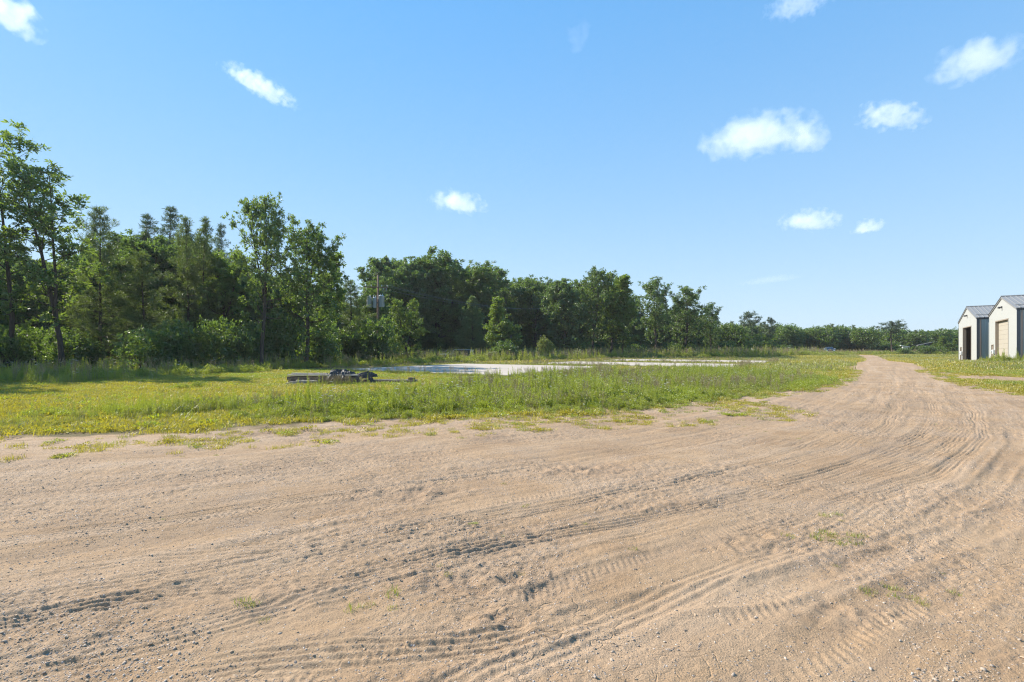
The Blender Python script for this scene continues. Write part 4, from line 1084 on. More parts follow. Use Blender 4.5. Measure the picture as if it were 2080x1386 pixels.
def building(o2, zb, eave, peak, opened, lab):
    W, Lb = 11.86, 22.0
    root = empty('metal_building', (o2[0], o2[1], zb), math.atan2(U[1], U[0]))   # local +x = along the front away from the camera, local -y = inward
    tag(root, lab, 'building', 'metal buildings by the dirt road')
    IN = -1.0                                            # inward is local -y
    top = lambda s: eave + (peak - eave) * (1 - abs(s - W / 2) / (W / 2))
    d0, d1, dh = 3.3, 8.7, 4.86                        # overhead door opening
    e0, e1, eh = 9.7, 10.65, 2.15                       # entry door opening
    g = Geo()
    FN = (0, 1, 0)
    segs = [(0, d0, 0), (d0, d1, dh), (d1, e0, 0), (e0, e1, eh), (e1, W, 0)]
    for a, b, z0 in segs:
        # split the gable segment at the ridge
        for aa, bb in (((a, W / 2), (W / 2, b)) if a < W / 2 < b else ((a, b),)):
            ribs_wall(g, (aa, 0, 0), (1, 0, 0), z0, bb - aa, 0, .3, .02, FN, topf=lambda q, aa=aa: top(aa + q))
    obj('front_wall', g.build('front_wall', [M['whitesteel']]), root)
    g = Geo()
    for xs, nr in ((0, (-1, 0, 0)), (W, (1, 0, 0))):
        g2 = g; ribs_wall(g2, (xs, -.03, 0), (0, -1, 0), 0, Lb - .03, eave - .02, .3, .03, nr)
    ribs_wall(g, (0, -Lb, 0), (1, 0, 0), 0, W, 0, .3, .03, (0, -1, 0), topf=top)
    obj('side_wall', g.build('side_wall', [M['steelblue']]), root)
    # roof with standing ribs
    g = Geo(); ov = .12; sl = (peak - eave) / (W / 2)
    for sgn in (0, 1):
        prof = [(0, 0), (.34, 0), (.36, .045), (.40, .045), (.42, 0)]
        S = []; s = -.12
        while s < Lb + .1:
            for a, d in prof: S.append((s + a, d))
            s += .45
        S = np.array(S); x_e = -ov if sgn == 0 else W + ov
        lo = np.stack([np.full(len(S), x_e), -S[:, 0], eave - sl * ov + .06 + S[:, 1]], 1); hi = np.stack([np.full(len(S), W / 2), -S[:, 0], peak + .06 + S[:, 1]], 1)
        n = len(S); i = np.arange(n - 1)[:, None]
        g.add(np.vstack([lo, hi]), np.concatenate([i, i + 1, i + 1 + n, i + n], 1))
        lo2 = lo - np.array([0, 0, .09]); hi2 = hi - np.array([0, 0, .09]); g.add(np.vstack([lo2, hi2]), np.concatenate([i, i + 1, i + 1 + n, i + n], 1))
    rf = obj('roof', g.build('roof', [M['roof']]), root)
    g = Geo(); g.tube([(W / 2, .12, peak + .1), (W / 2, -Lb - .1, peak + .1)], .09, 6, cap=True); obj('ridge_cap', g.build('ridge_cap', [M['roof']]), rf)
    g = Geo(); xg = .95
    for xg_, s_ in ((.95, 1), (W - .95, -1)): 
        zz = top(xg_) + .16
        for q in (0, .12): g.tube([(xg_ + s_ * q, -.1, zz + s_ * 0 + q * sl), (xg_ + s_ * q, -Lb, zz + q * sl)], .022, 5)
        for t in np.arange(.3, Lb, .9): g.box(xg_ - .03, xg_ + .16 if s_ > 0 else xg_ + .03, -t - .03, -t, zz - .1, zz + .05)
    obj('snow_guard', g.build('snow_guard', [M['roof']]), rf)
    # trim: corners, eaves, rakes
    g = Geo()
    g.box(-.045, .0, -.26, .03, 0, eave - .04); g.box(W, W + .045, -.26, .03, 0, eave - .04)
    g.box(-.06, .0, -Lb, -.26, eave - .22, eave - .03); g.box(W, W + .06, -Lb, -.26, eave - .22, eave - .03)
    obj('corner_trim', g.build('corner_trim', [M['darktrim']]), root)
    g = Geo()
    for a, b in ((-.1, W / 2), (W + .1, W / 2)):
        za = eave - sl * .1; dz = .16
        V = [(a, .04, za - dz), (a, .04, za + .03), (b, .04, peak + .03), (b, .04, peak - dz), (a, .09, za - dz), (a, .09, za + .03), (b, .09, peak + .03), (b, .09, peak - dz)]
        g.add(V, [(0, 1, 2, 3), (4, 7, 6, 5), (0, 4, 5, 1), (3, 2, 6, 7), (0, 3, 7, 4), (1, 5, 6, 2)])
    obj('rake_trim', g.build('rake_trim', [M['roof']]), root)
    # overhead door
    if not opened:
        g = Geo(); n = 9; hp = dh / n
        for i in range(n): g.bbox(d0 + .02, d1 - .02, -.31, -.26, i * hp + .004, (i + 1) * hp - .004, .008)
        dr = obj('overhead_door', g.build('overhead_door', [M['tandoor']]), root)
        g = Geo(); g.box((d0 + d1) / 2 - .1, (d0 + d1) / 2 + .1, -.255, -.22, .25, .29); obj('handle', g.build('handle', [M['darktrim']]), dr)
    g = Geo()                                            # reveal lining and frame of the opening
    g.box(d0 - .12, d0, -.34, .045, 0, dh + .12); g.box(d1, d1 + .12, -.34, .045, 0, dh + .12); g.box(d0, d1, -.34, .045, dh, dh + .12)
    obj('door_frame', g.build('door_frame', [M['tantrim']]), root)
    # entry door
    g = Geo(); g.bbox(e0 + .06, e1 - .06, -.1, -.05, .02, eh - .07, .01); ed = obj('entry_door', g.build('entry_door', [M['tantrim']]), root)
    g = Geo(); g.box(e0, e0 + .06, -.12, .05, 0, eh); g.box(e1 - .06, e1, -.12, .05, 0, eh); g.box(e0 + .06, e1 - .06, -.12, .05, eh - .07, eh); obj('frame', g.build('frame', [M['tantrim']]), ed)
    g = Geo(); g.tube([(e0 + .16, -.06, 1.0), (e0 + .16, .0, 1.0), (e0 + .27, .0, 1.0)], .015, 6, cap=True); obj('handle', g.build('handle', [M['chrome']]), ed)
    # gable lamp
    g = Geo(); xl = W / 2 - .05; zl = peak - 1.25
    g.bbox(xl - .13, xl + .13, .02, .1, zl - .06, zl + .18, .015); g.tube([(xl, .1, zl + .08), (xl, .26, zl + .06), (xl, .3, zl - .06)], [.05, .11, .17], 10, cap=True)
    obj('lamp', g.build('lamp', [M['lamp']]), root)
    # meter box and conduit beside the entry door
    g = Geo(); g.bbox(9.05, 9.42, .03, .24, 1.0, 1.5, .02); mb = obj('meter_box', g.build('meter_box', [M['whitepl']]), root)
    g = Geo(); g.tube([(9.24, .24, 1.28), (9.24, .34, 1.28)], [.11, .1], 12, cap=True); obj('meter', g.build('meter', [M['grey']]), mb)
    g = Geo(); g.tube([(9.15, .09, 0), (9.15, .09, 1.0)], .03, 6); obj('conduit', g.build('conduit', [M['grey']]), mb)
    # floor and lining
    g = Geo(); g.box(.05, W - .05, -Lb + .05, .06, -.5, .03); obj('floor_slab', g.build('floor_slab', [M['concrete']]), root)
    g = Geo()
    for (x0, x1, y0, y1) in ((.1, .14, -Lb + .2, -.4), (W - .14, W - .1, -Lb + .2, -.4), (.14, W - .14, -Lb + .2, -Lb + .24)): g.box(x0, x1, y0, y1, .03, eave - .1)
    for i in range(10): g.box(W - .2, W - .14, -Lb + .3, -.4, .3 + i * .6, .36 + i * .6)
    g.box(d0 - 3.4, d0 - .14, -.4, -.36, .03, eave - .1); g.box(d1 + .14, W - .2, -.4, -.36, .03, eave - .1)
    obj('inner_lining', g.build('inner_lining', [M['brownin']]), root)
    return root
b1 = building(BO[0][0], .97, 5.85, 7.6, False, 'nearer metal building with closed tan overhead door, cut by picture edge')
b2 = building(BO[1][0], .90, 5.85, 7.7, True, 'farther metal building with its tall door open, dark inside')
# dark machine inside the open door
def heap(name, rx, ry, h, seed, mat, folds=9, n=80):
    g = Geo(); rng = np.random.default_rng(seed); th = np.linspace(0, 2 * PI, n, endpoint=False); V = []
    rows = 14
    for k in range(rows):
        t = k / (rows - 1); rad = np.cos(t * PI / 2) ** .7; hh = np.sin(t * PI / 2)
        w = 1 + .12 * np.sin(th * folds + seed) * (1 - t) + .1 * np.sin(th * 3 + 1.7) + .05 * rng.normal(size=n) * (1 - t)
        z = h * hh * (1 + .18 * np.sin(th * 2 + seed) * rad + .1 * np.sin(th * 5) * rad)
        cr = fbm(np.cos(th) * rad * 5 + seed, np.sin(th) * rad * 5 + t, 3, seed) * .22 * h + .05 * h * np.sin(th * folds * 2 + 6 * t + 3 * np.sin(th * 3))
        V.append(np.stack([rx * rad * w * np.cos(th), ry * rad * w * np.sin(th), np.maximum(z + cr * hh ** .4 + .015 * rng.normal(size=n), 0)], 1))
    V = np.vstack(V); i = np.arange(rows - 1)[:, None] * n; j = np.arange(n)[None]; j2 = (j + 1) % n
    g.add(V, np.stack([i + j, i + j2, i + n + j2, i + n + j], -1).reshape(-1, 4))
    return g.build(name, [mat], False)
pm = BO[1][0] + 4.6 * U + 1.6 * Vv
o = obj('covered_machine', heap('covered_machine', 1.0, .8, 1.05, 4, M['black'], 7)); o.location = (pm[0], pm[1], .93); o.rotation_euler = (0, 0, .5)
tag(o, 'low black covered heap on the floor inside the open doorway', 'machine')

# ------------------------------------------------------------------ timber pile
zp = gz(*PILE); th0 = R(-4)
def pile_obj(name, me, dx, dy, dz, rz, lab, cat, grp=None):
    o = obj(name, me); o.location = (PILE[0] + dx, PILE[1] + dy, gz(PILE[0] + dx, PILE[1] + dy) + dz); o.rotation_euler = (0, 0, th0 + rz); return tag(o, lab, cat, grp)
def beam(L, w, h, mat, seed=0):
    g = Geo(); n = 10; r = np.random.default_rng(int(L * 1000) + seed); b = min(w, h) * .06
    xs = np.linspace(-L / 2, L / 2, n); by = .012 * np.cumsum(r.normal(size=n)) * .5; bz = .004 * r.normal(size=n)
    sec = [(-w / 2 + b, 0), (w / 2 - b, 0), (w / 2, b), (w / 2, h - b), (w / 2 - b, h), (-w / 2 + b, h), (-w / 2, h - b), (-w / 2, b)]
    V = [(x + (0), q[0] + y, q[1] + z) for x, y, z in zip(xs, by, bz) for q in sec]
    Q = [(k * 8 + a, k * 8 + (a + 1) % 8, k * 8 + 8 + (a + 1) % 8, k * 8 + 8 + a) for k in range(n - 1) for a in range(8)]
    for o_, rv in ((0, 1), ((n - 1) * 8, 0)):
        for f in ((0, 1, 2, 7), (7, 2, 3, 6), (6, 3, 4, 5)): Q.append(tuple(o_ + q for q in (f if not rv else f[::-1])))
    g.add(V, Q); return g.build('beam', [M[mat]])
TG = 'timbers of the pile by the slab'
for (L, w, h, mt, dx, dy, dz, rz, lab) in (
    (3.35, .2, .2, 'woodd', .05, -.12, .0, .0, 'brown beam lowest at the front of the timber pile'),
    (3.2, .2, .2, 'woodd', -.05, .14, .0, .015, 'brown beam lowest in the middle of the timber pile'),
    (3.3, .2, .2, 'woodd', .0, .42, .0, -.01, 'brown beam lowest at the back of the timber pile'),
    (3.4, .22, .16, 'woodd', .0, -.1, .215, -.01, 'brown beam in the second layer at the front of the pile'),
    (3.3, .22, .16, 'woodd', -.04, .3, .215, .012, 'brown beam in the second layer at the back of the pile')):
    pile_obj('timber_beam', beam(L, w, h, mt), dx, dy, dz, rz, lab, 'timber', TG)
for (L, w, h, mt, dx, dy, dz, rz, lab) in (
    (3.35, .24, .06, 'woodp', .02, -.14, .42, -.006, 'sun-bleached plank along the top front of the timber pile'),
    (2.5, .24, .06, 'wood', -.3, .14, .42, .01, 'sun-bleached plank along the top middle of the timber pile'),
    (2.6, .24, .06, 'woodp', -.2, .4, .43, -.01, 'sun-bleached plank along the top back of the timber pile'),
    (1.7, .2, .05, 'woodp', -.65, .0, .49, .04, 'short loose plank lying highest on the timber pile')):
    pile_obj('sawn_board', beam(L, w, h, mt), dx, dy, dz, rz, lab, 'board', 'planks on and before the pile')
for k, (dx, dy, dz, L, rz, lab) in enumerate(((-.95, -.42, .0, 1.5, .05, 'lowest of the pale boards leaning before the pile'), (-.85, -.5, .06, 1.4, -.03, 'second pale board stacked before the pile'),
        (-.75, -.44, .12, 1.3, .09, 'third pale board stacked before the pile'), (-.6, -.47, .18, 1.0, -.08, 'topmost short board of the stack before the pile'))):
    pile_obj('sawn_board', beam(L, .18, .05, 'woodp' if k % 2 else 'wood'), dx, dy, dz, rz, lab, 'board', 'planks on and before the pile')
o = pile_obj('tarp', heap('tarp', .8, .55, .62, 9, M['tarp'], 11), .85, .0, .0, .1, 'crumpled black tarp heaped over the middle of the pile', 'tarp')
o = pile_obj('rubble_sack', heap('rubble_sack', .24, .2, .3, 12, M['tarp'], 6), 1.9, .45, .25, .4, 'small black bundle right of the pile', 'bundle')
o = pile_obj('rubble_sack', heap('rubble_sack', .2, .18, .3, 15, M['tarp'], 5), 2.2, .1, .0, 1.4, 'smallest black bundle at the left end of the long boards', 'bundle')
pile_obj('timber_beam', beam(2.6, .22, .14, 'wood'), 3.0, .75, .05, .03, 'long flat beam right of the pile, farther one', 'timber', TG)
pile_obj('timber_beam', beam(2.5, .2, .14, 'woodd'), 3.0, .35, .03, -.02, 'long flat beam right of the pile, nearer one', 'timber', TG)
pile_obj('timber_block', beam(.3, .26, .3, 'woodd'), 4.1, .5, .0, .1, 'upright timber block at the right end of the long beams', 'timber', TG)
pile_obj('pipe_roll', heap('pipe_roll', .5, .22, .2, 21, M['tarp'], 4), 1.75, .9, .3, .1, 'flat black roll lying behind the right end of the pile', 'roll')

# ------------------------------------------------------------------ transformer pole
pr_ = atd(768, 61); zb = gz(*pr_)
pole = empty('utility_pole', (pr_[0], pr_[1], zb), R(8)); tag(pole, 'wooden utility pole carrying three grey transformers in front of the woods', 'utility pole')
g = Geo(); g.tube([(0, 0, -.4), (0, 0, 4), (0, 0, 10.4)], [.17, .15, .115], 12, cap=True); obj('pole', g.build('pole', [M['pole']], True), pole)
g = Geo(); g.bbox(-1.45, 1.15, -.22, -.1, 8.85, 8.97, .015); ca = obj('crossarm', g.build('crossarm', [M['pole']]), pole)
for xx in (-1.4, -.75, .45, 1.08):
    g = Geo(); g.tube([(xx, -.16, 8.97), (xx, -.16, 9.03), (xx, -.16, 9.05), (xx, -.16, 9.1), (xx, -.16, 9.12), (xx, -.16, 9.2)], [.03, .03, .07, .07, .045, .04], 8, cap=True); obj('insulator', g.build('insulator', [M['ceramic']], True), ca)
for xx, fz in ((-1.38, 8.45), (.95, 8.4), (.6, 8.42)):
    g = Geo(); g.tube([(xx, -.24, fz), (xx + .04, -.26, fz + .4)], [.035, .03], 6, cap=True); obj('fuse_cutout', g.build('fuse_cutout', [M['ceramic']], True), ca)
def transformer(x, y, r, h, z):
    g = Geo(); g.tube([(x, y, z), (x, y, z + .03), (x, y, z + h - .08), (x, y, z + h - .07), (x, y, z + h), (x, y, z + h + .05)], [r * .93, r, r, r * 1.05, r * 1.05, r * .7], 18, cap=True)
    for k in range(8):
        a = k * PI / 4 + .2; c, s_ = math.cos(a), math.sin(a); g.tube([(x + c * r, y + s_ * r, z + .12), (x + c * (r + .05), y + s_ * (r + .05), z + .14), (x + c * (r + .05), y + s_ * (r + .05), z + h - .22), (x + c * r, y + s_ * r, z + h - .2)], .02, 4)
    t = obj('transformer', g.build('transformer', [M['grey']], True), pole)
    for dx in (-.12, .12):
        g = Geo(); g.tube([(x + dx, y, z + h), (x + dx, y, z + h + .1), (x + dx, y, z + h + .12), (x + dx, y, z + h + .28)], [.05, .05, .035, .025], 8, cap=True); obj('bushing', g.build('bushing', [M['ceramic']], True), t)
    g = Geo(); g.box(min(x, 0), max(x, 0), y * .5 - .04, y * .5 + .04, z + h * .5, z + h * .5 + .08); obj('bracket', g.build('bracket', [M['darktrim']]), t)
transformer(-1.02, -.05, .27, 1.25, 6.5); transformer(-.36, -.3, .2, 1.2, 6.45); transformer(.42, -.3, .32, 1.32, 6.55)
def wire(a, b, sag, lab):
    t = np.linspace(0, 1, 20)[:, None]; P = np.array(a) * (1 - t) + np.array(b) * t; P[:, 2] -= sag * 4 * (t * (1 - t))[:, 0]
    g = Geo(); g.tube(P, .012, 4); tag(obj('power_line', g.build('power_line', [M['wire']])), lab, 'cable', 'power lines from the pole')
mw = Matrix.Translation((pr_[0], pr_[1], zb)) @ Matrix.Rotation(R(8), 4, 'Z')
for xx, lab in ((-1.4, 'thin power line from the left end of the crossarm into the woods'), (.45, 'thin power line from the middle of the crossarm into the woods'), (1.08, 'thin power line from the right end of the crossarm into the woods')):
    p = mw @ Vector((xx, -.16, 9.2)); wire(p, (p.x + 26, p.y + 40, p.z + 1.2), 1.3, lab)

# ------------------------------------------------------------------ small utilities
x, y = atd(942, 72); c = empty('utility_cabinet', (x, y, gz(x, y)), R(-8)); tag(c, 'wide dark green utility cabinet with thin pale lid in the weeds', 'cabinet')
g = Geo(); g.bbox(-1.15, 1.15, -.55, .55, 0, 1.38, .03); obj('body', g.build('body', [M['dkgreen']]), c)
g = Geo(); g.bbox(-1.25, 1.22, -.63, .6, 1.385, 1.46, .02); obj('lid', g.build('lid', [M['grey']]), c)
for dx in (-.55, .55):
    g = Geo(); g.bbox(dx - .5, dx + .5, -.575, -.553, .12, 1.28, .008); d = obj('door', g.build('door', [M['dkgreen']]), c)
    g = Geo(); g.box(dx + .3 * (1 if dx < 0 else -1) - .02, dx + .3 * (1 if dx < 0 else -1) + .02, -.61, -.577, .6, .8); obj('handle', g.build('handle', [M['grey']]), d)
x, y = atd(958.5, 70.5); c = empty('meter_pedestal', (x, y, gz(x, y)), R(5)); tag(c, 'narrow white metal pedestal standing right beside the green cabinet', 'pedestal')
g = Geo(); g.bbox(-.22, .22, -.15, .15, 0, 1.36, .025); obj('body', g.build('body', [M['whitepl']]), c)
g = Geo(); g.bbox(-.25, .25, -.18, .18, 1.365, 1.4, .01); obj('cap', g.build('cap', [M['grey']]), c)
g = Geo(); g.bbox(-.05, .09, -.185, -.152, .85, 1.08, .01); obj('lock', g.build('lock', [M['darktrim']]), c)
x, y = atd(901, 66); c = empty('ground_box', (x, y, gz(x, y)), R(-4)); tag(c, 'low box with pale top in the weeds left of the green cabinet', 'box')
g = Geo(); g.bbox(-.42, .42, -.3, .3, 0, .82, .02); obj('body', g.build('body', [M['dkgreen']]), c)
g = Geo(); g.bbox(-.47, .47, -.35, .35, .825, .95, .02); obj('lid', g.build('lid', [M['whitepl']]), c)
x, y = atd(1533, 118); c = empty('well_tank', (x, y, gz(x, y)), R(15)); tag(c, 'pale boxy tank with three short pipes before the far trees', 'tank')
g = Geo(); g.bbox(-.62, .5, -.4, .4, .25, 1.35, .06); obj('body', g.build('body', [M['whitepl']]), c)
for dx, hh in ((-.78, 1.65), (.12, 1.65), (.42, 1.75)):
    g = Geo(); g.tube([(dx, 0, 0), (dx, 0, hh)], .05, 8, cap=True); obj('pipe', g.build('pipe', [M['whitepl']]), c)

# shed roofs far in the trees
x, y = atd(1875, 138)
def shed(px, D, zr, w, dpt, rise, h, rz, lab, rm, wm, name):
    x, y = atd(px, D); z = gz(x, y); s = empty(name, (x, y, z), rz); tag(s, lab, 'shed')
    g = Geo()
    V = [(-w / 2, -dpt / 2, 0), (w / 2, -dpt / 2, 0), (w / 2, dpt / 2, 0), (-w / 2, dpt / 2, 0), (-w / 2, -dpt / 2, h), (w / 2, -dpt / 2, h + rise), (w / 2, dpt / 2, h + rise), (-w / 2, dpt / 2, h)]
    g.add(V, [(0, 1, 5, 4), (1, 2, 6, 5), (2, 3, 7, 6), (3, 0, 4, 7)]); obj('wall', g.build('wall', [wm]), s)
    g = Geo(); sl = rise / w; V = []
    for (xx, yy) in ((-w / 2 - .4, -dpt / 2 - .4), (w / 2 + .4, -dpt / 2 - .4), (w / 2 + .4, dpt / 2 + .4), (-w / 2 - .4, dpt / 2 + .4)): V.append((xx, yy, h + rise / 2 + sl * xx + .03))
    V += [(a, b, c + .14) for a, b, c in V]; g.add(V, [(0, 3, 2, 1), (4, 5, 6, 7), (0, 1, 5, 4), (1, 2, 6, 5), (2, 3, 7, 6), (3, 0, 4, 7)]); obj('roof', g.build('roof', [rm]), s)
shed(1878, 134, 0, 2.2, 1.6, .55, 2.35, R(-30), 'dark shed with sloping metal roof showing among the far bushes', M['roof'], M['darktrim'], 'metal_shed')
shed(1838, 134, 0, 1.1, 1.2, -.25, 2.1, R(-30), 'small pale shed half buried in the far bushes', M['whitepl'], M['whitepl'], 'garden_shed')

# ------------------------------------------------------------------ pickup
def pickup():
    x, y = atd(1684, 128); root = empty('pickup_truck', (x, y, gz(x, y)), R(-25)); tag(root, 'distant dark blue pickup facing the viewer before the far trees', 'truck')
    # length along +y away from the viewer, front at y=-2.7
    prof = [(-2.72, .5), (-2.76, .78), (-2.66, 1.12), (-1.55, 1.22), (-.85, 1.78), (-.6, 1.86), (.55, 1.86), (.78, 1.8), (.95, 1.28), (2.75, 1.26), (2.78, .55)]
    g = Geo(); n = len(prof); V = []
    for sx in (-1, 1):
        for (yy, zz) in prof: V.append((sx * (.96 if zz < 1.3 else .74), yy, zz))
    Q = [(i, i + 1, n + i + 1, n + i) for i in range(n - 1)] + [(n - 1, 0, n, 2 * n - 1)]
    g.add(V, Q); 
    T = []
    cyc = list(range(n)); ctr = len(V)
    g.add([(-.96, 0, .9), (.96, 0, .9)]); 
    base = 0
    for i in range(n): T.append((ctr, i, (i + 1) % n)); T.append((ctr + 1, n + (i + 1) % n, n + i))
    g.t.append(np.array(T)); g.tm.append(np.zeros(len(T), int))
    obj('body', g.build('body', [M['paint']]), root)
    g = Geo(); V = [(-.70, -1.50, 1.27), (.70, -1.50, 1.27), (.64, -.9, 1.76), (-.64, -.9, 1.76)]; V2 = [(a, b - .02, c + .02) for a, b, c in V]; g.add(V2 + V, [(0, 1, 2, 3), (4, 7, 6, 5), (0, 4, 5, 1), (1, 5, 6, 2), (2, 6, 7, 3), (3, 7, 4, 0)]); obj('windscreen', g.build('windscreen', [M['glass']]), root)
    for sx in (-1, 1):
        g = Geo(); g.bbox(sx * .76 - .19, sx * .76 + .19, -2.79, -2.7, .86, 1.06, .02); obj('headlight', g.build('headlight', [M['headlight']]), root)
        g = Geo(); g.bbox(sx * 1.12 - .12, sx * 1.12 + .12, -1.2, -1.05, 1.26, 1.5, .03); obj('mirror', g.build('mirror', [M['whitepl']]), root)
        for yy in (-1.8, 1.7):
            w = Geo(); w.tube([(sx * .72, yy, .38), (sx * .98, yy, .38)], .38, 18, cap=True); wh = obj('wheel', w.build('wheel', [M['black']]), root)
            w = Geo(); w.tube([(sx * .98, yy, .38), (sx * 1.0, yy, .38)], .22, 14, cap=True); obj('rim', w.build('rim', [M['chrome']]), wh)
    g = Geo(); g.bbox(-.55, .55, -2.8, -2.72, .84, 1.06, .02); obj('grille', g.build('grille', [M['darktrim']]), root)
    g = Geo(); g.bbox(-.95, .95, -2.9, -2.74, .5, .72, .03); obj('bumper', g.build('bumper', [M['chrome']]), root)
pickup()

# ------------------------------------------------------------------ clouds
def cloudmat(name, dens, feat, soft, asp):
    m, h, out = newmat(name)
    tc = h.n('ShaderNodeTexCoord').outputs['Object']
    sx = h.n('ShaderNodeSeparateXYZ'); h.link(tc, sx.inputs[0])
    zz = h.math('MINIMUM', h.math('MULTIPLY', sx.outputs[2], .95), h.math('MULTIPLY', sx.outputs[2], 1.9))
    cb = h.n('ShaderNodeCombineXYZ'); h.link(sx.outputs[0], cb.inputs[0]); h.link(sx.outputs[1], cb.inputs[1]); h.link(zz, cb.inputs[2])
    ln = h.n('ShaderNodeVectorMath', operation='LENGTH'); h.link(cb.outputs[0], ln.inputs[0])
    mp = h.n('ShaderNodeMapping', i={'Scale': (asp, asp * .7, 1.0), 'Location': (dens * 977 % 7, dens * 5311 % 5, 0)}); h.link(tc, mp.inputs['Vector'])
    n1 = h.noise(mp.outputs[0], feat, 5, .52, .1)
    f = h.math('SUBTRACT', 1.0, ln.outputs['Value'])
    f = h.math('ADD', f, h.math('MULTIPLY', h.math('SUBTRACT', n1, .5), 2.1))
    f = h.math('MULTIPLY', h.math('SUBTRACT', f, .22), soft, clamp=True)
    v = h.n('ShaderNodeVolumePrincipled', i={'Color': (.985, .975, 1, 1), 'Anisotropy': .2, 'Density': h.math('MULTIPLY', f, dens)})
    h.link(v.outputs[0], out.inputs['Volume'])
    return m
CL = [ # px, py, wpx, hpx, tilt deg, density mult, label
 (8, 26, 170, 100, -38, 1.3, 'bright soft cloud in the top left corner'),
 (528, 178, 180, 50, -26, .7, 'slanted wispy cloud above the left trees'),
 (930, 415, 130, 62, -8, 1.0, 'small faint cloud low above the middle of the woods'),
 (1535, 282, 260, 105, 8, 1.2, 'largest puffy white cloud on the right'),
 (1638, 288, 110, 80, 0, 1.2, 'round puff joined to the right end of the largest cloud'),
 (1810, 240, 150, 56, -12, 1.0, 'flat cloud between the largest cloud and the upper right one'),
 (1985, 130, 200, 100, 6, 1.0, 'broad hazy cloud near the upper right picture edge'),
 (1645, 452, 135, 56, 0, 1.0, 'low lens-shaped cloud, larger of the lowest pair'),
 (1763, 464, 74, 42, 8, .9, 'small low cloud right of the lens-shaped one'),
 (1620, 14, 150, 48, 6, .45, 'faint ragged cloud at the top edge right of the middle'),
 (1180, 78, 80, 70, 60, .12, 'barely visible wisp high near the middle'),
 (1565, 570, 140, 22, 6, .06, 'faint thin streak low over the far tree line'),
]
cm_ = {}
def clouds():
    base = Geo(); n = 20
    V = []; 
    for i in range(n + 1):
        ph = PI * i / n
        for j in range(32): V.append((math.sin(ph) * math.cos(j * PI / 16), math.sin(ph) * math.sin(j * PI / 16), math.cos(ph)))
    Q = [(i * 32 + j, (i + 1) * 32 + j, (i + 1) * 32 + (j + 1) % 32, i * 32 + (j + 1) % 32) for i in range(n) for j in range(32)]
    for k, (px, py, w, hh, tilt, dn, lab) in enumerate(CL):
        el = (HORIZ - py) / FOC; D = min(5200.0, 1300 / el); rx = w / 2 * D / FOC * 1.02; rz = hh / 2 * D / FOC * 1.04
        mt = cloudmat('cloud vapour %d' % k, dn * .47 / rz, 1.8, 2.6, rx / rz)
        me = mesh('cloud', np.array(V), np.array(Q), [mt], True)
        o = obj('cloud', me); o.location = ((px - CX) / FOC * D, D, EYE + el * D); o.scale = (rx, rx * .7, rz); o.rotation_euler = (0, R(-tilt), 0)
        tag(o, lab, 'cloud', 'fair weather clouds')
clouds()

# ------------------------------------------------------------------ summer haze
g = Geo(); g.box(-330, 330, -60, 330, -2.5, 46)
mh, hh_, oh = newmat('summer haze')
vp = hh_.n('ShaderNodeVolumePrincipled', i={'Color': (.93, .96, 1, 1), 'Density': HAZE, 'Anisotropy': .25}); hh_.link(vp.outputs[0], oh.inputs['Volume'])
tag(obj('haze', g.build('haze', [mh])), 'thin bluish summer haze in the air', 'haze', kind='stuff')
# ------------------------------------------------------------------ sky, sun, camera
SUN_AZ = R(64); SUN_EL = R(36)              # azimuth from +Y towards -X
sd = Vector((-math.sin(SUN_AZ) * math.cos(SUN_EL), math.cos(SUN_AZ) * math.cos(SUN_EL), math.sin(SUN_EL)))
w = bpy.data.worlds.new('World'); sc.world = w; w.use_nodes = True
nt = w.node_tree; nt.nodes.clear(); h = NT(nt)
sky = h.n('ShaderNodeTexSky'); sky.sky_type = 'NISHITA'; sky.sun_disc = False
sky.sun_elevation = SUN_EL; sky.sun_rotation = -SUN_AZ
sky.altitude = 300; sky.air_density = 1.0; sky.dust_density = 0.05; sky.ozone_density = 3.0
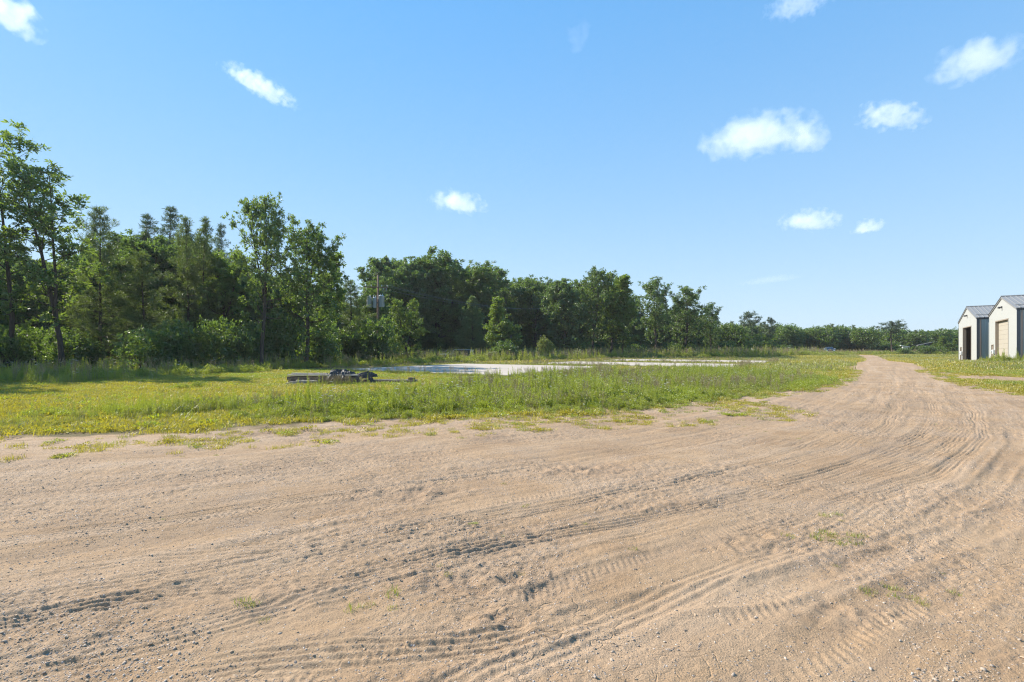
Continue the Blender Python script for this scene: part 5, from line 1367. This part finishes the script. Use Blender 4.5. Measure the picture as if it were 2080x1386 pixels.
# the sky's own radiance, its range eased (bright aureole held back) and its horizon paled by summer air
sp_ = h.n('ShaderNodeSeparateColor'); h.link(sky.outputs[0], sp_.inputs[0])
b_ = h.math('MULTIPLY', sp_.outputs[2], .12)
ease = h.math('DIVIDE', .68, h.math('ADD', b_, .2))
sv = h.n('ShaderNodeVectorMath', operation='SCALE'); h.link(sky.outputs[0], sv.inputs[0]); h.link(ease, sv.inputs['Scale'])
hs = h.n('ShaderNodeHueSaturation', i={'Hue': .489, 'Saturation': 1.34, 'Color': sv.outputs[0]})
dz = h.n('ShaderNodeSeparateXYZ'); h.link(h.n('ShaderNodeTexCoord').outputs['Generated'], dz.inputs[0])
hz_ = h.math('POWER', 2.718, h.math('MULTIPLY', h.math('MAXIMUM', dz.outputs[2], 0.0), -2.5))
skc = h.mix(h.math('MULTIPLY', hz_, .95), hs.outputs[0], (2.55, 3.2, 3.95))
bg = h.n('ShaderNodeBackground', i={'Color': skc, 'Strength': .12})
h.link(bg.outputs[0], h.n('ShaderNodeOutputWorld').inputs[0])
sl = bpy.data.lights.new('sun', 'SUN'); sl.energy = 4.7; sl.angle = R(.53); sl.color = (1, .93, .82)
so = bpy.data.objects.new('sun', sl); COL.objects.link(so); so.rotation_euler = sd.to_track_quat('Z', 'Y').to_euler(); so.location = (0, 0, 60)

cam = bpy.data.cameras.new('camera'); co = bpy.data.objects.new('camera', cam); COL.objects.link(co)
cam.sensor_width = 36; cam.lens = 36 * FOC / 2080; cam.shift_y = (HORIZ - 693) / 2080
co.location = (0, 0, EYE + gz(0, 0)); co.rotation_euler = (R(90), 0, 0)
cam.clip_start = .1; cam.clip_end = 20000
sc.camera = co
sc.view_settings.view_transform = 'Standard'; sc.view_settings.look = 'None'; sc.view_settings.exposure = 1.05; sc.view_settings.gamma = 1
sc.cycles.use_denoising = True; sc.cycles.denoiser = 'OPENIMAGEDENOISE'; sc.cycles.denoising_input_passes = 'RGB_ALBEDO_NORMAL'; sc.cycles.denoising_prefilter = 'NONE'; sc.cycles.pixel_filter_type = 'BLACKMAN_HARRIS'; sc.cycles.filter_width = 1.2
sc.cycles.max_bounces = 9; sc.cycles.diffuse_bounces = 5; sc.cycles.glossy_bounces = 2; sc.cycles.transmission_bounces = 4; sc.cycles.volume_bounces = 8; sc.cycles.transparent_max_bounces = 4
sc.cycles.caustics_reflective = False; sc.cycles.caustics_refractive = False
